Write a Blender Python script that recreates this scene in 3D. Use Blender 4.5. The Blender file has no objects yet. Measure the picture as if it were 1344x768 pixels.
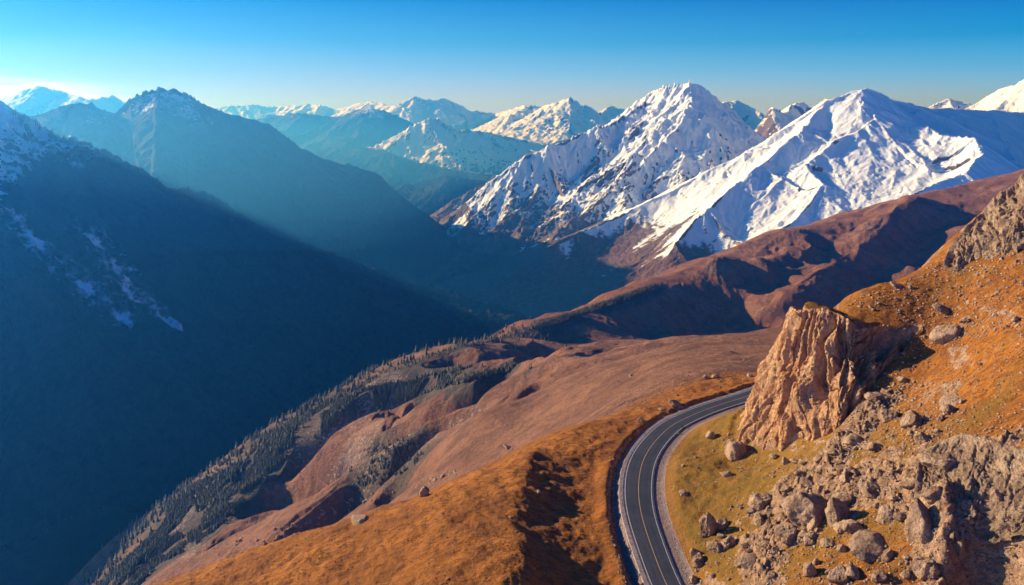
import bpy, math, random
import numpy as np
from mathutils import Vector, Matrix

sc = bpy.context.scene
COL = sc.collection
RAD = math.radians
F32 = np.float32

# ------------------------------------------------------------------ camera
FPX, PITCH = 1120.0, RAD(11.06)
cam = bpy.data.objects.new('camera', bpy.data.cameras.new('camera'))
COL.objects.link(cam)
cam.data.sensor_width = 36.0
cam.data.lens = 36.0 * FPX / 1344.0
cam.data.clip_start = 1.0
cam.data.clip_end = 120000.0
cam.rotation_euler = (math.pi / 2 - PITCH, 0, 0)
sc.camera = cam

# ------------------------------------------------------------------ light
SUN_AZ_LEFT = 65.0          # degrees to the left of the view direction
SUN_EL = 17.2
SV = Vector((-math.sin(RAD(SUN_AZ_LEFT)) * math.cos(RAD(SUN_EL)), math.cos(RAD(SUN_AZ_LEFT)) * math.cos(RAD(SUN_EL)), math.sin(RAD(SUN_EL))))
sun = bpy.data.objects.new('sun', bpy.data.lights.new('sun', 'SUN'))
COL.objects.link(sun)
sun.data.energy = 5.0
sun.data.angle = RAD(0.5)
sun.data.color = (1.0, 0.90, 0.79)
sun.rotation_euler = (-SV).to_track_quat('-Z', 'Y').to_euler()

SKY_GRADE = ((1.2e-4, 7.0, 2.2), (0.43e-3, 5.6, 2.2), (0.46, 2.0, 3.9))   # gain, power, cap for red and green; blue: own share, share of green, cap
SKY_GAIN = (3.1, 3.6, 10.8)
world = bpy.data.worlds.new('World')
sc.world = world
world.use_nodes = True
wt = world.node_tree
wt.nodes.clear()
W_ = lambda t: wt.nodes.new(t)
sky = W_('ShaderNodeTexSky')
sky.sky_type = 'NISHITA'
sky.sun_disc = False
sky.sun_elevation = RAD(SUN_EL)
sky.sun_rotation = RAD(-SUN_AZ_LEFT)
sky.altitude = 2000
sky.air_density = 1.0
sky.dust_density = 0.6
sky.ozone_density = 3.0
# grade the sky a little: the red falls away quickly towards the zenith, as in the photograph's deep azure
ssep = W_('ShaderNodeSeparateColor'); wt.links.new(sky.outputs[0], ssep.inputs[0])
scomb = W_('ShaderNodeCombineColor')
def wm(op, a, b):
    m = W_('ShaderNodeMath'); m.operation = op
    for k, v in enumerate((a, b)):
        if isinstance(v, (int, float)): m.inputs[k].default_value = v
        else: wt.links.new(v, m.inputs[k])
    return m.outputs[0]
skr = wm('MINIMUM', wm('MULTIPLY', wm('POWER', ssep.outputs[0], SKY_GRADE[0][1]), SKY_GRADE[0][0]), SKY_GRADE[0][2])
skg = wm('MINIMUM', wm('MULTIPLY', wm('POWER', ssep.outputs[1], SKY_GRADE[1][1]), SKY_GRADE[1][0]), SKY_GRADE[1][2])
skb = wm('MINIMUM', wm('ADD', wm('MULTIPLY', ssep.outputs[2], SKY_GRADE[2][0]), wm('MULTIPLY', skg, SKY_GRADE[2][1])), SKY_GRADE[2][2])
# a thin bank of cirrus low over the left horizon, placed by sky direction
geo = W_('ShaderNodeTexCoord')
sep = W_('ShaderNodeSeparateXYZ')
wt.links.new(geo.outputs['Generated'], sep.inputs[0])
az = W_('ShaderNodeMath'); az.operation = 'ARCTAN2'
wt.links.new(sep.outputs['X'], az.inputs[0]); wt.links.new(sep.outputs['Y'], az.inputs[1])
el = W_('ShaderNodeMath'); el.operation = 'ARCSINE'
wt.links.new(sep.outputs['Z'], el.inputs[0])
comb = W_('ShaderNodeCombineXYZ')
wt.links.new(az.outputs[0], comb.inputs[0]); wt.links.new(el.outputs[0], comb.inputs[1])
mp = W_('ShaderNodeMapping'); mp.inputs['Scale'].default_value = (5.0, 60.0, 1.0)
mp.inputs['Rotation'].default_value = (0, 0, RAD(0))
wt.links.new(comb.outputs[0], mp.inputs[0])
cn = W_('ShaderNodeTexNoise'); cn.inputs['Scale'].default_value = 1.0; cn.inputs['Detail'].default_value = 6.0
cn.inputs['Roughness'].default_value = 0.55; cn.inputs['Distortion'].default_value = 0.4
wt.links.new(mp.outputs[0], cn.inputs['Vector'])
def wrange(src, a, b, c, d, smooth=True):
    m = W_('ShaderNodeMapRange'); m.interpolation_type = 'SMOOTHSTEP' if smooth else 'LINEAR'
    wt.links.new(src, m.inputs[0])
    for k, v in zip((1, 2, 3, 4), (a, b, c, d)): m.inputs[k].default_value = v
    return m.outputs[0]
def wmath(op, a, b):
    m = W_('ShaderNodeMath'); m.operation = op
    for k, v in enumerate((a, b)):
        if isinstance(v, (int, float)): m.inputs[k].default_value = v
        else: wt.links.new(v, m.inputs[k])
    return m.outputs[0]
for k, v in enumerate((skr, skg, skb)): wt.links.new(v, scomb.inputs[k])
elr = wrange(el.outputs[0], 0.0, 0.6, 0, 1, False)
def ramp(stops):
    r = W_('ShaderNodeValToRGB'); r.color_ramp.interpolation = 'EASE' if False else 'LINEAR'
    cr_ = r.color_ramp
    while len(cr_.elements) > 1: cr_.elements.remove(cr_.elements[-1])
    for i, (e_, c_) in enumerate(stops):
        q = cr_.elements[0] if i == 0 else cr_.elements.new(e_ / 0.6)
        q.position = e_ / 0.6; q.color = c_ + (1,)
    wt.links.new(elr, r.inputs[0]); return r.outputs[0]
SKY_AWAY = [(0, (.43, .72, .97)), (.03, (.33, .66, .80)), (.06, (.10, .49, .52)), (.09, (.0, .31, .325)), (.137, (0, .145, .225)), (.3, (0, .07, .145)), (.6, (0, .048, .103))]
SKY_SUN = [(0, (.84, .80, .80)), (.03, (.72, .74, .62)), (.06, (.40, .60, .43)), (.09, (.16, .48, .36)), (.137, (.02, .31, .275)), (.3, (.02, .17, .21)), (.6, (0, .07, .13))]
hl_ = wmath('SQRT', wmath('ADD', wmath('MULTIPLY', sep.outputs['X'], sep.outputs['X']), wmath('MULTIPLY', sep.outputs['Y'], sep.outputs['Y'])), 0)
_sx, _sy = -math.sin(RAD(SUN_AZ_LEFT)), math.cos(RAD(SUN_AZ_LEFT))
ca = wmath('DIVIDE', wmath('ADD', wmath('MULTIPLY', sep.outputs['X'], _sx), wmath('MULTIPLY', sep.outputs['Y'], _sy)), wmath('MAXIMUM', hl_, .01))
smix = W_('ShaderNodeMix'); smix.data_type = 'RGBA'
wt.links.new(wrange(ca, -.2, .98, 0, 1, False), smix.inputs[0]); wt.links.new(ramp(SKY_AWAY), smix.inputs[6]); wt.links.new(ramp(SKY_SUN), smix.inputs[7])
sgain = W_('ShaderNodeVectorMath'); sgain.operation = 'MULTIPLY'; sgain.inputs[1].default_value = SKY_GAIN
wt.links.new(smix.outputs[2], sgain.inputs[0])
sfin = W_('ShaderNodeMix'); sfin.data_type = 'RGBA'; sfin.inputs[0].default_value = .97
wt.links.new(scomb.outputs[0], sfin.inputs[6]); wt.links.new(sgain.outputs[0], sfin.inputs[7])
# the upper edge of the bank falls towards the right
edge = wmath('ADD', el.outputs[0], wmath('MULTIPLY', wmath('ADD', az.outputs[0], 0.55), 0.10))
cm = wmath('MULTIPLY', wrange(wmath('ADD', edge, wmath('MULTIPLY', cn.outputs[0], .014)), 0.066, 0.052, 0, 1), wrange(az.outputs[0], -0.30, -0.52, 0, 1))
cm = wmath('MULTIPLY', cm, wrange(edge, 0.02, 0.045, 0.35, 1))
cm = wmath('MULTIPLY', cm, wrange(cn.outputs[0], 0.36, 0.58, 0.0, .92))
cmix = W_('ShaderNodeMix'); cmix.data_type = 'RGBA'
wt.links.new(cm, cmix.inputs[0]); wt.links.new(sfin.outputs[2], cmix.inputs[6])
cmix.inputs[7].default_value = (4.0, 3.75, 3.4, 1)
bg = W_('ShaderNodeBackground'); bg.inputs['Strength'].default_value = 0.15
wo = W_('ShaderNodeOutputWorld')
wt.links.new(cmix.outputs[2], bg.inputs[0]); wt.links.new(bg.outputs[0], wo.inputs[0])

sc.view_settings.view_transform = 'Standard'
sc.view_settings.look = 'None'
sc.view_settings.exposure = 0.9
sc.view_settings.gamma = 1.0
sc.render.engine = 'CYCLES'
sc.cycles.volume_bounces = 0
sc.cycles.max_bounces = 4
sc.cycles.diffuse_bounces = 2
sc.cycles.use_denoising = True

HAZE_DENSITY = 1.05e-4
HAZE_COLOR = (0.03, 0.29, 1.0)
HAZE_G = 0.65

# ------------------------------------------------------------------ helpers
def ray(px, py):
    u = (px - 672.0) / FPX; v = (384.0 - py) / FPX
    c, s = math.cos(PITCH), math.sin(PITCH)
    return u, c + v * s, -s + v * c
def at(px, py, Y):
    a, b, c = ray(px, py)
    return np.array((a / b * Y, Y, c / b * Y))
def proj(p):
    c, s = math.cos(PITCH), math.sin(PITCH)
    x, y, z = p
    dep = y * c - z * s; up = y * s + z * c
    return 672 + FPX * x / dep, 384 - FPX * up / dep

def tag(o, label=None, cat=None, group=None, kind=None):
    if label: o['label'] = label
    if cat: o['category'] = cat
    if group: o['group'] = group
    if kind: o['kind'] = kind
    return o

def sstep(a, b, x):
    t = np.clip((x - a) / (b - a), 0, 1)
    return t * t * (3 - 2 * t)

def hash2(ix, iy, seed):
    h = (ix.astype(np.int64) * 374761393 + iy.astype(np.int64) * 668265263 + seed * 974634777) & 0xffffffff
    h = ((h ^ (h >> 13)) * 1274126177) & 0xffffffff
    h = h ^ (h >> 16)
    return h
def vgrad(ix, iy, seed):
    a = (hash2(ix, iy, seed) & 0xffff).astype(F32) * F32(2 * math.pi / 65536)
    return np.cos(a), np.sin(a)
_TAB = np.random.RandomState(5).rand(8, 256, 256).astype(F32) * 2 * math.pi
_TC, _TS = np.cos(_TAB), np.sin(_TAB)
_TH1 = np.random.RandomState(6).rand(8, 256, 256).astype(F32)
_TH2 = np.random.RandomState(7).rand(8, 256, 256).astype(F32)
def noise(x, y, seed=0):
    xf = np.floor(x); yf = np.floor(y)
    ix = xf.astype(np.int32) & 255; iy = yf.astype(np.int32) & 255
    fx = (x - xf).astype(F32); fy = (y - yf).astype(F32)
    ux = fx * fx * fx * (fx * (fx * 6 - 15) + 10); uy = fy * fy * fy * (fy * (fy * 6 - 15) + 10)
    s = seed & 7
    C, S = _TC[s], _TS[s]
    off = (seed * 37) & 255
    ix = (ix + off) & 255
    jx = (ix + 1) & 255; jy = (iy + 1) & 255
    a = C[ix, iy] * fx + S[ix, iy] * fy
    b = C[jx, iy] * (fx - 1) + S[jx, iy] * fy
    c = C[ix, jy] * fx + S[ix, jy] * (fy - 1)
    d = C[jx, jy] * (fx - 1) + S[jx, jy] * (fy - 1)
    return (a + ux * (b - a) + uy * (c - a + ux * (a - b - c + d))) * 1.5
def fbm(x, y, oct=5, seed=0, gain=0.5, ridged=False):
    h = 0; a = 1.0; tot = 0
    c, s = 0.8, 0.6
    for i in range(oct):
        n = noise(x, y, seed + i)
        if ridged: n = 1 - 2 * np.abs(n)
        h = h + a * n; tot += a
        x, y = (c * x - s * y) * 2.03 + 17.1, (s * x + c * y) * 2.03 + 3.7
        a *= gain
    return h / tot
def erosion(x, y, gx, gy, oct=4, gain=0.5, branch=1.2, seed=0, sharp=False):
    """Branching gullies that run down the slope (gx, gy); x, y in units of the widest gully."""
    h = 0; hx = 0; hy = 0; a = 1.0; f = 1.0; tot = 0
    for o in range(oct):
        dx = gy + hy * branch; dy = -(gx + hx * branch)
        m = np.sqrt(dx * dx + dy * dy) + 1e-5
        k = np.minimum(1.0, m * 1.6) / m
        dx = dx * k; dy = dy * k
        X = x * f; Y = y * f
        ix = np.floor(X); iy = np.floor(Y)
        fx = (X - ix).astype(F32); fy = (Y - iy).astype(F32)
        jx = ix.astype(np.int32); jy = iy.astype(np.int32)
        wt_ = 0; vh = 0; vx = 0; vy = 0
        for i in (-1, 0, 1, 2):
            for j in (-1, 0, 1, 2):
                cx = (jx + i + seed * 11 + o * 5) & 255; cy = (jy + j) & 255
                px = fx - i - (_TH1[o & 7][cx, cy] - .5) * .8; py = fy - j - (_TH2[o & 7][cx, cy] - .5) * .8
                w = np.exp(-2 * (px * px + py * py))
                mag = (px * dx + py * dy) * F32(2 * math.pi)
                wt_ = wt_ + w
                if sharp:
                    sh = np.sin(mag * F32(.5)); vh = vh + (1 - 2.2 * np.abs(sh)) * w; sn = np.cos(mag * F32(.5)) * np.sign(sh) * w
                else:
                    vh = vh + np.cos(mag) * w; sn = np.sin(mag) * w
                vx = vx - sn * dx; vy = vy - sn * dy
        h = h + a * vh / wt_; hx = hx + a * f * vx / wt_; hy = hy + a * f * vy / wt_
        tot += a; a *= gain; f *= 2.0
    return h / tot

def mesh_from_grid(name, P, mat, attrs=None, keep=None, kind=None, smooth=True, parent=None):
    """P: (rows, cols, 3) grid of points -> one mesh object."""
    r, c = P.shape[:2]
    idx = np.arange(r * c).reshape(r, c)
    q = np.stack([idx[:-1, :-1], idx[:-1, 1:], idx[1:, 1:], idx[1:, :-1]], -1).reshape(-1, 4)
    co = P.reshape(-1, 3)
    if keep is not None:
        q = q[keep[:-1, :-1].reshape(-1)]
        used = np.zeros(r * c, bool); used[q.ravel()] = True
        new = np.cumsum(used) - 1
        q = new[q]; co = co[used]
        if attrs: attrs = {k: v.reshape(r * c)[used] for k, v in attrs.items()}
    return mesh_np(name, co, q, mat, attrs, smooth, parent)

def mesh_np(name, co, faces, mat, attrs=None, smooth=True, parent=None, link=True):
    me = bpy.data.meshes.new(name)
    n = faces.shape[1]
    me.vertices.add(len(co)); me.vertices.foreach_set('co', np.ascontiguousarray(co, F32).ravel())
    me.loops.add(faces.size); me.loops.foreach_set('vertex_index', faces.astype(np.int32).ravel())
    me.polygons.add(len(faces)); me.polygons.foreach_set('loop_start', np.arange(0, faces.size, n, dtype=np.int32))
    me.polygons.foreach_set('loop_total', np.full(len(faces), n, np.int32))
    me.update(calc_edges=True)
    me.polygons.foreach_set('use_smooth', np.full(len(faces), smooth, bool))
    if attrs:
        for k, v in attrs.items():
            a = me.attributes.new(k, 'FLOAT', 'POINT'); a.data.foreach_set('value', np.ascontiguousarray(v, F32).ravel())
    if mat: me.materials.append(mat)
    o = bpy.data.objects.new(name, me)
    if parent: o.parent = parent
    COL.objects.link(o)
    return o

# ---- node helper
class NT:
    def __init__(s, name, rough=0.9, spec=0.2):
        s.m = bpy.data.materials.new(name); s.m.use_nodes = True
        s.t = s.m.node_tree; s.t.nodes.clear()
        s.out = s.n('ShaderNodeOutputMaterial'); s.b = s.n('ShaderNodeBsdfPrincipled')
        s.b.inputs['Roughness'].default_value = rough
        s.b.inputs['Specular IOR Level'].default_value = spec
        s.l(s.b.outputs[0], s.out.inputs[0])
        s.geo = s.n('ShaderNodeNewGeometry')
        s.co = s.geo.outputs['Position']
    def n(s, t): return s.t.nodes.new(t)
    def l(s, a, b): s.t.links.new(a, b)
    def _in(s, sock, v):
        if isinstance(v, (int, float)): sock.default_value = v
        elif isinstance(v, tuple): sock.default_value = (v + (1,)) if len(v) == 3 and sock.type == 'RGBA' else v
        else: s.l(v, sock)
    def math(s, op, a, b=0.0, clamp=False):
        m = s.n('ShaderNodeMath'); m.operation = op; m.use_clamp = clamp
        s._in(m.inputs[0], a); s._in(m.inputs[1], b)
        return m.outputs[0]
    def noise(s, scale, detail=4, rough=0.55, vec=None, dist=0.0, stretch=None):
        v = vec or s.co
        if stretch:
            mp_ = s.n('ShaderNodeMapping'); mp_.inputs['Scale'].default_value = stretch[:3]
            if len(stretch) > 3: mp_.inputs['Rotation'].default_value = stretch[3]
            s.l(v, mp_.inputs[0]); v = mp_.outputs[0]
        t = s.n('ShaderNodeTexNoise'); t.inputs['Scale'].default_value = scale
        t.inputs['Detail'].default_value = detail; t.inputs['Roughness'].default_value = rough
        t.inputs['Distortion'].default_value = dist
        s.l(v, t.inputs['Vector'])
        return t.outputs[0]
    def voro(s, scale, feature='F1', vec=None, out=0):
        t = s.n('ShaderNodeTexVoronoi'); t.inputs['Scale'].default_value = scale; t.feature = feature
        s.l(vec or s.co, t.inputs['Vector']); return t.outputs[out]
    def rng(s, v, a, b, c=0.0, d=1.0, smooth=True):
        m = s.n('ShaderNodeMapRange'); m.interpolation_type = 'SMOOTHSTEP' if smooth else 'LINEAR'
        s._in(m.inputs[0], v)
        for k, q in zip((1, 2, 3, 4), (a, b, c, d)): m.inputs[k].default_value = q
        return m.outputs[0]
    def mix(s, f, a, b, mode='MIX'):
        m = s.n('ShaderNodeMix'); m.data_type = 'RGBA'; m.blend_type = mode
        s._in(m.inputs[0], f); s._in(m.inputs[6], a); s._in(m.inputs[7], b)
        return m.outputs[2]
    def attr(s, name):
        a = s.n('ShaderNodeAttribute'); a.attribute_name = name; return a.outputs['Fac']
    def nz(s):
        x = s.n('ShaderNodeSeparateXYZ'); s.l(s.geo.outputs['Normal'], x.inputs[0]); return x.outputs['Z']
    def bump(s, h, strength=0.5, dist=1.0, prev=None):
        b = s.n('ShaderNodeBump'); b.inputs['Strength'].default_value = strength; b.inputs['Distance'].default_value = dist
        s.l(h, b.inputs['Height'])
        if prev is not None: s.l(prev, b.inputs['Normal'])
        return b.outputs[0]
    def done(s, col, normal=None):
        s._in(s.b.inputs['Base Color'], col)
        if normal is not None: s.l(normal, s.b.inputs['Normal'])
        s.m.use_fake_user = False
        return s.m

#MATERIALS
def mat_mountain(name, rockA, rockB, low, lowz, scale, snow_col=(0.86, 0.88, 0.90), speck=1.15):
    """Rock above, low tone (moorland; painted valley shade on the rocky peak) below lowz, snow where the 'snow' attribute plus fine noise is above 0."""
    s = NT(name, 0.92, 0.1)
    n1 = s.noise(1 / (scale * 12), 6, 0.62); n2 = s.noise(1 / (scale * 1.8), 5, 0.7)
    rock = s.mix(s.rng(n1, .35, .65), rockA, rockB)
    rock = s.mix(s.rng(n2, .4, .62, 0, .45), rock, tuple(c * .45 for c in rockA))
    sepz = s.n('ShaderNodeSeparateXYZ'); s.l(s.co, sepz.inputs[0])
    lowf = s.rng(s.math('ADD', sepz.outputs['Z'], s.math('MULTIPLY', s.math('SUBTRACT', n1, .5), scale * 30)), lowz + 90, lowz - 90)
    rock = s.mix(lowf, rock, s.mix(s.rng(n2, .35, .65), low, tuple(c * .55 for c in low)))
    sn = s.math('ADD', s.attr('snow'), s.math('MULTIPLY', s.math('SUBTRACT', n2, .5), speck))
    f = s.rng(sn, -.10, .16)
    col = s.mix(f, rock, snow_col)
    bn = s.bump(s.math('MULTIPLY', n2, s.rng(f, 0, 1, 1, .25)), .9, scale * 1.6)
    return s.done(col, bn)

def mat_ground():
    """Autumn grass of the near hillside, moor further off, gravel along the road, bare stony patches."""
    s = NT('hill_grass', 0.95, 0.08)
    # streaks run with the fall of the slopes
    st = s.noise(.35, 5, .65, stretch=(1.0, 3.2, 1.0, (0, 0, RAD(28))))
    big = s.noise(.03, 4, .6); med = s.noise(.22, 5, .65); fine = s.noise(2.2, 4, .7); vf = s.noise(7, 2, .6)
    g = s.mix(s.rng(big, .38, .62), (.40, .138, .018), (.275, .092, .013))
    g = s.mix(s.rng(st, .42, .62, 0, .75), g, (.135, .048, .012))
    g = s.mix(s.rng(s.noise(.11, 6, .7), .50, .66, 0, .55), g, (.12, .042, .012))
    green = s.mix(s.rng(med, .35, .65), (.155, .095, .014), (.235, .115, .016))
    g = s.mix(s.math('MULTIPLY', s.attr('green'), s.rng(st, .3, .6, .6, 1)), g, green)
    moor = s.mix(s.rng(s.noise(.012, 6, .62), .4, .6), (.345, .160, .085), (.25, .112, .062))
    moor = s.mix(s.rng(s.noise(.06, 6, .7), .45, .65, 0, .6), moor, (.105, .048, .036))
    moor = s.mix(s.rng(s.noise(.5, 5, .75), .5, .7, 0, .5), moor, (.10, .046, .033))
    moor = s.mix(s.rng(s.noise(.028, 7, .72, dist=.8), .50, .60, 0, .5), moor, (.12, .062, .040))
    moor = s.mix(s.rng(s.noise(.16, 5, .8), .60, .72, 0, .6), moor, (.32, .19, .125))
    g = s.mix(s.attr('moor'), g, moor)
    forest = s.mix(s.rng(s.noise(.1, 4, .7), .35, .65), (.05, .055, .045), (.11, .09, .065))
    g = s.mix(s.attr('forest'), g, forest)
    g = s.mix(s.rng(fine, .46, .72, 0, .6), g, (.09, .038, .012))
    g = s.mix(s.rng(vf, .58, .75, 0, .3), g, (.40, .21, .07))
    # stones and bare rock
    v = s.voro(1.1); v2 = s.voro(.42)
    stone = s.mix(s.rng(s.noise(.5, 6, .75), .38, .62), (.39, .225, .115), (.19, .105, .056))
    stone = s.mix(s.rng(s.noise(1.4, 5, .7), .5, .64, 0, .8), stone, (.10, .065, .05))
    sm = s.math('ADD', s.attr('stony'), s.math('MULTIPLY', s.math('SUBTRACT', s.noise(.9, 5, .7), .5), 1.3))
    g = s.mix(s.rng(sm, .52, .62), g, stone)
    # scree at a distance (pale specks)
    sp = s.math('ADD', s.attr('scree'), s.math('MULTIPLY', s.math('SUBTRACT', s.noise(.28, 5, .8), .5), 1.8))
    g = s.mix(s.rng(sp, .72, .84), g, (.34, .25, .19))
    grav = s.mix(s.rng(s.noise(3.5, 3, .7), .35, .65), (.36, .25, .19), (.17, .115, .09))
    gm = s.math('ADD', s.attr('gravel'), s.math('MULTIPLY', s.math('SUBTRACT', s.noise(.8, 4, .7), .5), .7))
    g = s.mix(s.rng(gm, .42, .56), g, grav)
    b = s.bump(s.math('ADD', s.math('MULTIPLY', fine, .6), s.math('MULTIPLY', med, 1.6)), .9, .6)
    b = s.bump(s.math('MULTIPLY', s.noise(.11, 7, .72), s.attr('moor')), .8, 7.0, b)
    return s.done(g, b)

def mat_rock(name, A, B, C, sc_=1.0):
    s = NT(name, 0.92, 0.12)
    n1 = s.noise(.10 * sc_, 5, .6); n2 = s.noise(.8 * sc_, 7, .78); n3 = s.noise(.3 * sc_, 6, .7, stretch=(1, 1, .3), dist=.6)
    c = s.mix(s.rng(n1, .38, .62), A, B)
    c = s.mix(s.rng(n3, .47, .63, 0, .85), c, C)
    c = s.mix(s.rng(n2, .52, .66, 0, .6), c, tuple(k * .4 for k in C))
    c = s.mix(s.rng(s.noise(2.6 * sc_, 4, .7), .56, .70, 0, .5), c, tuple(min(.8, k * 1.35) for k in A))
    v = s.voro(1.1 * sc_); v2 = s.voro(2.7 * sc_)
    h = s.math('ADD', s.math('MULTIPLY', n2, 1.4), s.math('ADD', s.math('MULTIPLY', v, -.5), s.math('MULTIPLY', v2, -.25)))
    return s.done(c, s.bump(h, 1.0, .9 / sc_))

M_GROUND = mat_ground()
M_CLIFF = mat_rock('sandy_cliff_rock', (.66, .36, .155), (.56, .30, .145), (.36, .14, .05))
M_CRAG = mat_rock('grey_tan_rock', (.46, .30, .17), (.33, .21, .12), (.16, .09, .055), 1.3)
M_BOULDER = mat_rock('boulder_rock', (.52, .325, .18), (.37, .225, .125), (.19, .105, .055), 1.5)

M_PALE = mat_rock('pale_stone', (.58, .41, .26), (.46, .31, .19), (.26, .17, .115), 1.5)

#TERRAIN
# ------------------------------------------------------------------ road line (pixels + world height)
ROADPX = [(920, 852, -109), (897, 806, -109), (875, 768, -109), (857, 723, -108.2), (842, 676, -107.2), (838, 640, -106.4), (843, 608, -105.6), (857, 583, -105), (880, 560, -104.6), (909, 545, -104.2), (934, 535, -104), (962, 526, -103.6), (985, 519, -103.2)]
def fixz(px, py, z):
    a, b, c = ray(px, py); return np.array((a / c * z, b / c * z, z))
_r = [fixz(*p) for p in ROADPX]
_r += [np.array(p) for p in ((112, 333, -102.6), (135, 338, -102), (165, 338, -101), (200, 330, -100))]
def catmull(P, n=12):
    P = np.array(P); out = []
    Q = np.vstack([2 * P[0] - P[1], P, 2 * P[-1] - P[-2]])
    for i in range(1, len(Q) - 2):
        for k in range(n):
            t = k / n
            out.append(.5 * (2 * Q[i] + (Q[i + 1] - Q[i - 1]) * t + (2 * Q[i - 1] - 5 * Q[i] + 4 * Q[i + 1] - Q[i + 2]) * t * t + (3 * Q[i] - Q[i - 1] - 3 * Q[i + 1] + Q[i + 2]) * t ** 3))
    out.append(P[-1]); return np.array(out)
ROAD = catmull(_r)
for _ in range(6): ROAD[1:-1] = .25 * ROAD[:-2] + .5 * ROAD[1:-1] + .25 * ROAD[2:]
print('road pts', [tuple(np.round(p, 0)) for p in ROAD[::24]])

def poly_dist(x, y, P, signed=False, reach=None):
    """distance to a polyline, height there, and the side (positive = left of its direction)"""
    if reach is not None:
        P = np.asarray(P); m = (x > P[:, 0].min() - reach) & (x < P[:, 0].max() + reach) & (y > P[:, 1].min() - reach) & (y < P[:, 1].max() + reach)
        out = [np.full(x.shape, 1e4, F32), np.zeros(x.shape, F32), np.zeros(x.shape, F32), np.zeros(x.shape, F32)]
        if m.any():
            for o_, v_ in zip(out, poly_dist(x[m], y[m], P, signed)): o_[m] = v_
        return out
    best = np.full(x.shape, 1e9, F32); z = np.zeros(x.shape, F32); side = np.zeros(x.shape, F32); tt = np.zeros(x.shape, F32)
    for i in range(len(P) - 1):
        ax, ay, az_ = P[i]; bx, by, bz = P[i + 1]
        dx, dy = bx - ax, by - ay; L2 = dx * dx + dy * dy + 1e-9
        t = np.clip(((x - ax) * dx + (y - ay) * dy) / L2, 0, 1)
        ex = x - ax - t * dx; ey = y - ay - t * dy
        d = ex * ex + ey * ey
        m = d < best
        best = np.where(m, d, best); z = np.where(m, az_ + t * (bz - az_), z)
        tt = np.where(m, i + t, tt)
        if signed: side = np.where(m, dx * ey - dy * ex, side)
    return np.sqrt(best), z, np.sign(side), tt

# ------------------------------------------------------------------ near and middle ground, thin plate through known points
K = []
def kp(*a): K.append(a)
def kw(px, py, Y): K.append(tuple(at(px, py, Y)))
for i in range(0, len(ROAD), 14): kp(*ROAD[i])
# right-hand slope above the road
for p in [(55, 160, -99), (55, 235, -103), (62, 255, -102), (50, 205, -106), (66, 278, -102), (90, 296, -101), (110, 312, -99),
          (69, 232, -98.5), (72, 240.5, -100), (78, 232.5, -94), (84, 225.5, -87), (66, 258, -102), (88, 220.5, -82), (61, 193, -98), (78, 170, -86), (88.5, 136, -79), (105, 165.6, -67), (126, 203, -52), (93, 186.6, -75),
          (86, 213, -82.5), (106, 222, -71), (119, 238, -59), (135, 230, -46), (146, 262, -37), (180, 200, -20), (230, 230, 2), (220, 160, -8),
          (95, 223, -77), (101, 227, -72.5), (107, 231, -68), (113, 235, -63.5), (110, 110, -64), (70, 110, -92), (60, 60, -98), (150, 60, -40), (150, 130, -38), (45, 130, -108),
          (100, 258, -57), (110, 268, -53), (146, 285, -38.5), (173, 293, -20), (215, 300, 2), (260, 280, 15),
          (118, 292, -78), (165, 316, -62), (210, 325, -40), (145, 352, -104), (205, 350, -100), (130, 400, -117), (220, 420, -112), (300, 380, -80)]: kp(*p)
# spur and shallow gully on the left of the road
for p in [(2, 187, -105), (4, 229, -104), (8, 262, -105.5), (22, 290, -106.5), (13, 187, -109.5), (15, 229, -108), (21, 255, -107), (27, 215, -107.5),
          (-25, 200, -111), (-49, 208, -120), (-29, 262, -119), (-69, 258, -130), (-120, 247, -145), (-90, 200, -137), (-140, 180, -155), (-60, 120, -132), (0, 120, -116),
          (7, 287, -111), (52, 318, -107.5), (30, 300, -107), (96, 362, -108), (75, 340, -106), (-30, 60, -125), (30, 60, -112)]: kp(*p)
# behind the spur
for p in [(-60, 310, -160), (-110, 300, -180), (0, 335, -142), (-200, 230, -205), (60, 400, -127)]: kp(*p)
for p in [(1000, 460, 520), (940, 478, 430), (900, 470, 520), (800, 500, 560), (850, 500, 430), (700, 545, 640), (760, 530, 560), (700, 590, 460), (650, 610, 490), (700, 470, 900), (800, 460, 850), (880, 456, 900), (960, 445, 900),
          (600, 500, 850), (500, 560, 850), (640, 560, 640), (550, 620, 650), (400, 620, 900), (450, 670, 700), (300, 700, 800), (200, 740, 880), (600, 540, 740), (350, 660, 850),
          (420, 580, 950), (520, 520, 980),
          (690, 440, 1500), (600, 458, 1300), (500, 489, 1150), (420, 532, 1080), (320, 602, 1040), (200, 692, 1030), (130, 768, 980), (60, 830, 940)]: kw(*p)
for p in [(690, 440, 1500), (600, 458, 1300), (500, 489, 1150), (420, 532, 1080), (320, 602, 1040), (200, 692, 1030), (130, 768, 980)]:
    q = at(*p); kp(q[0] - 150, q[1] + 160, q[2] - 120); kp(q[0] - 420, q[1] + 420, q[2] - 400); kp(q[0] - 800, q[1] + 800, q[2] - 800)
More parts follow.
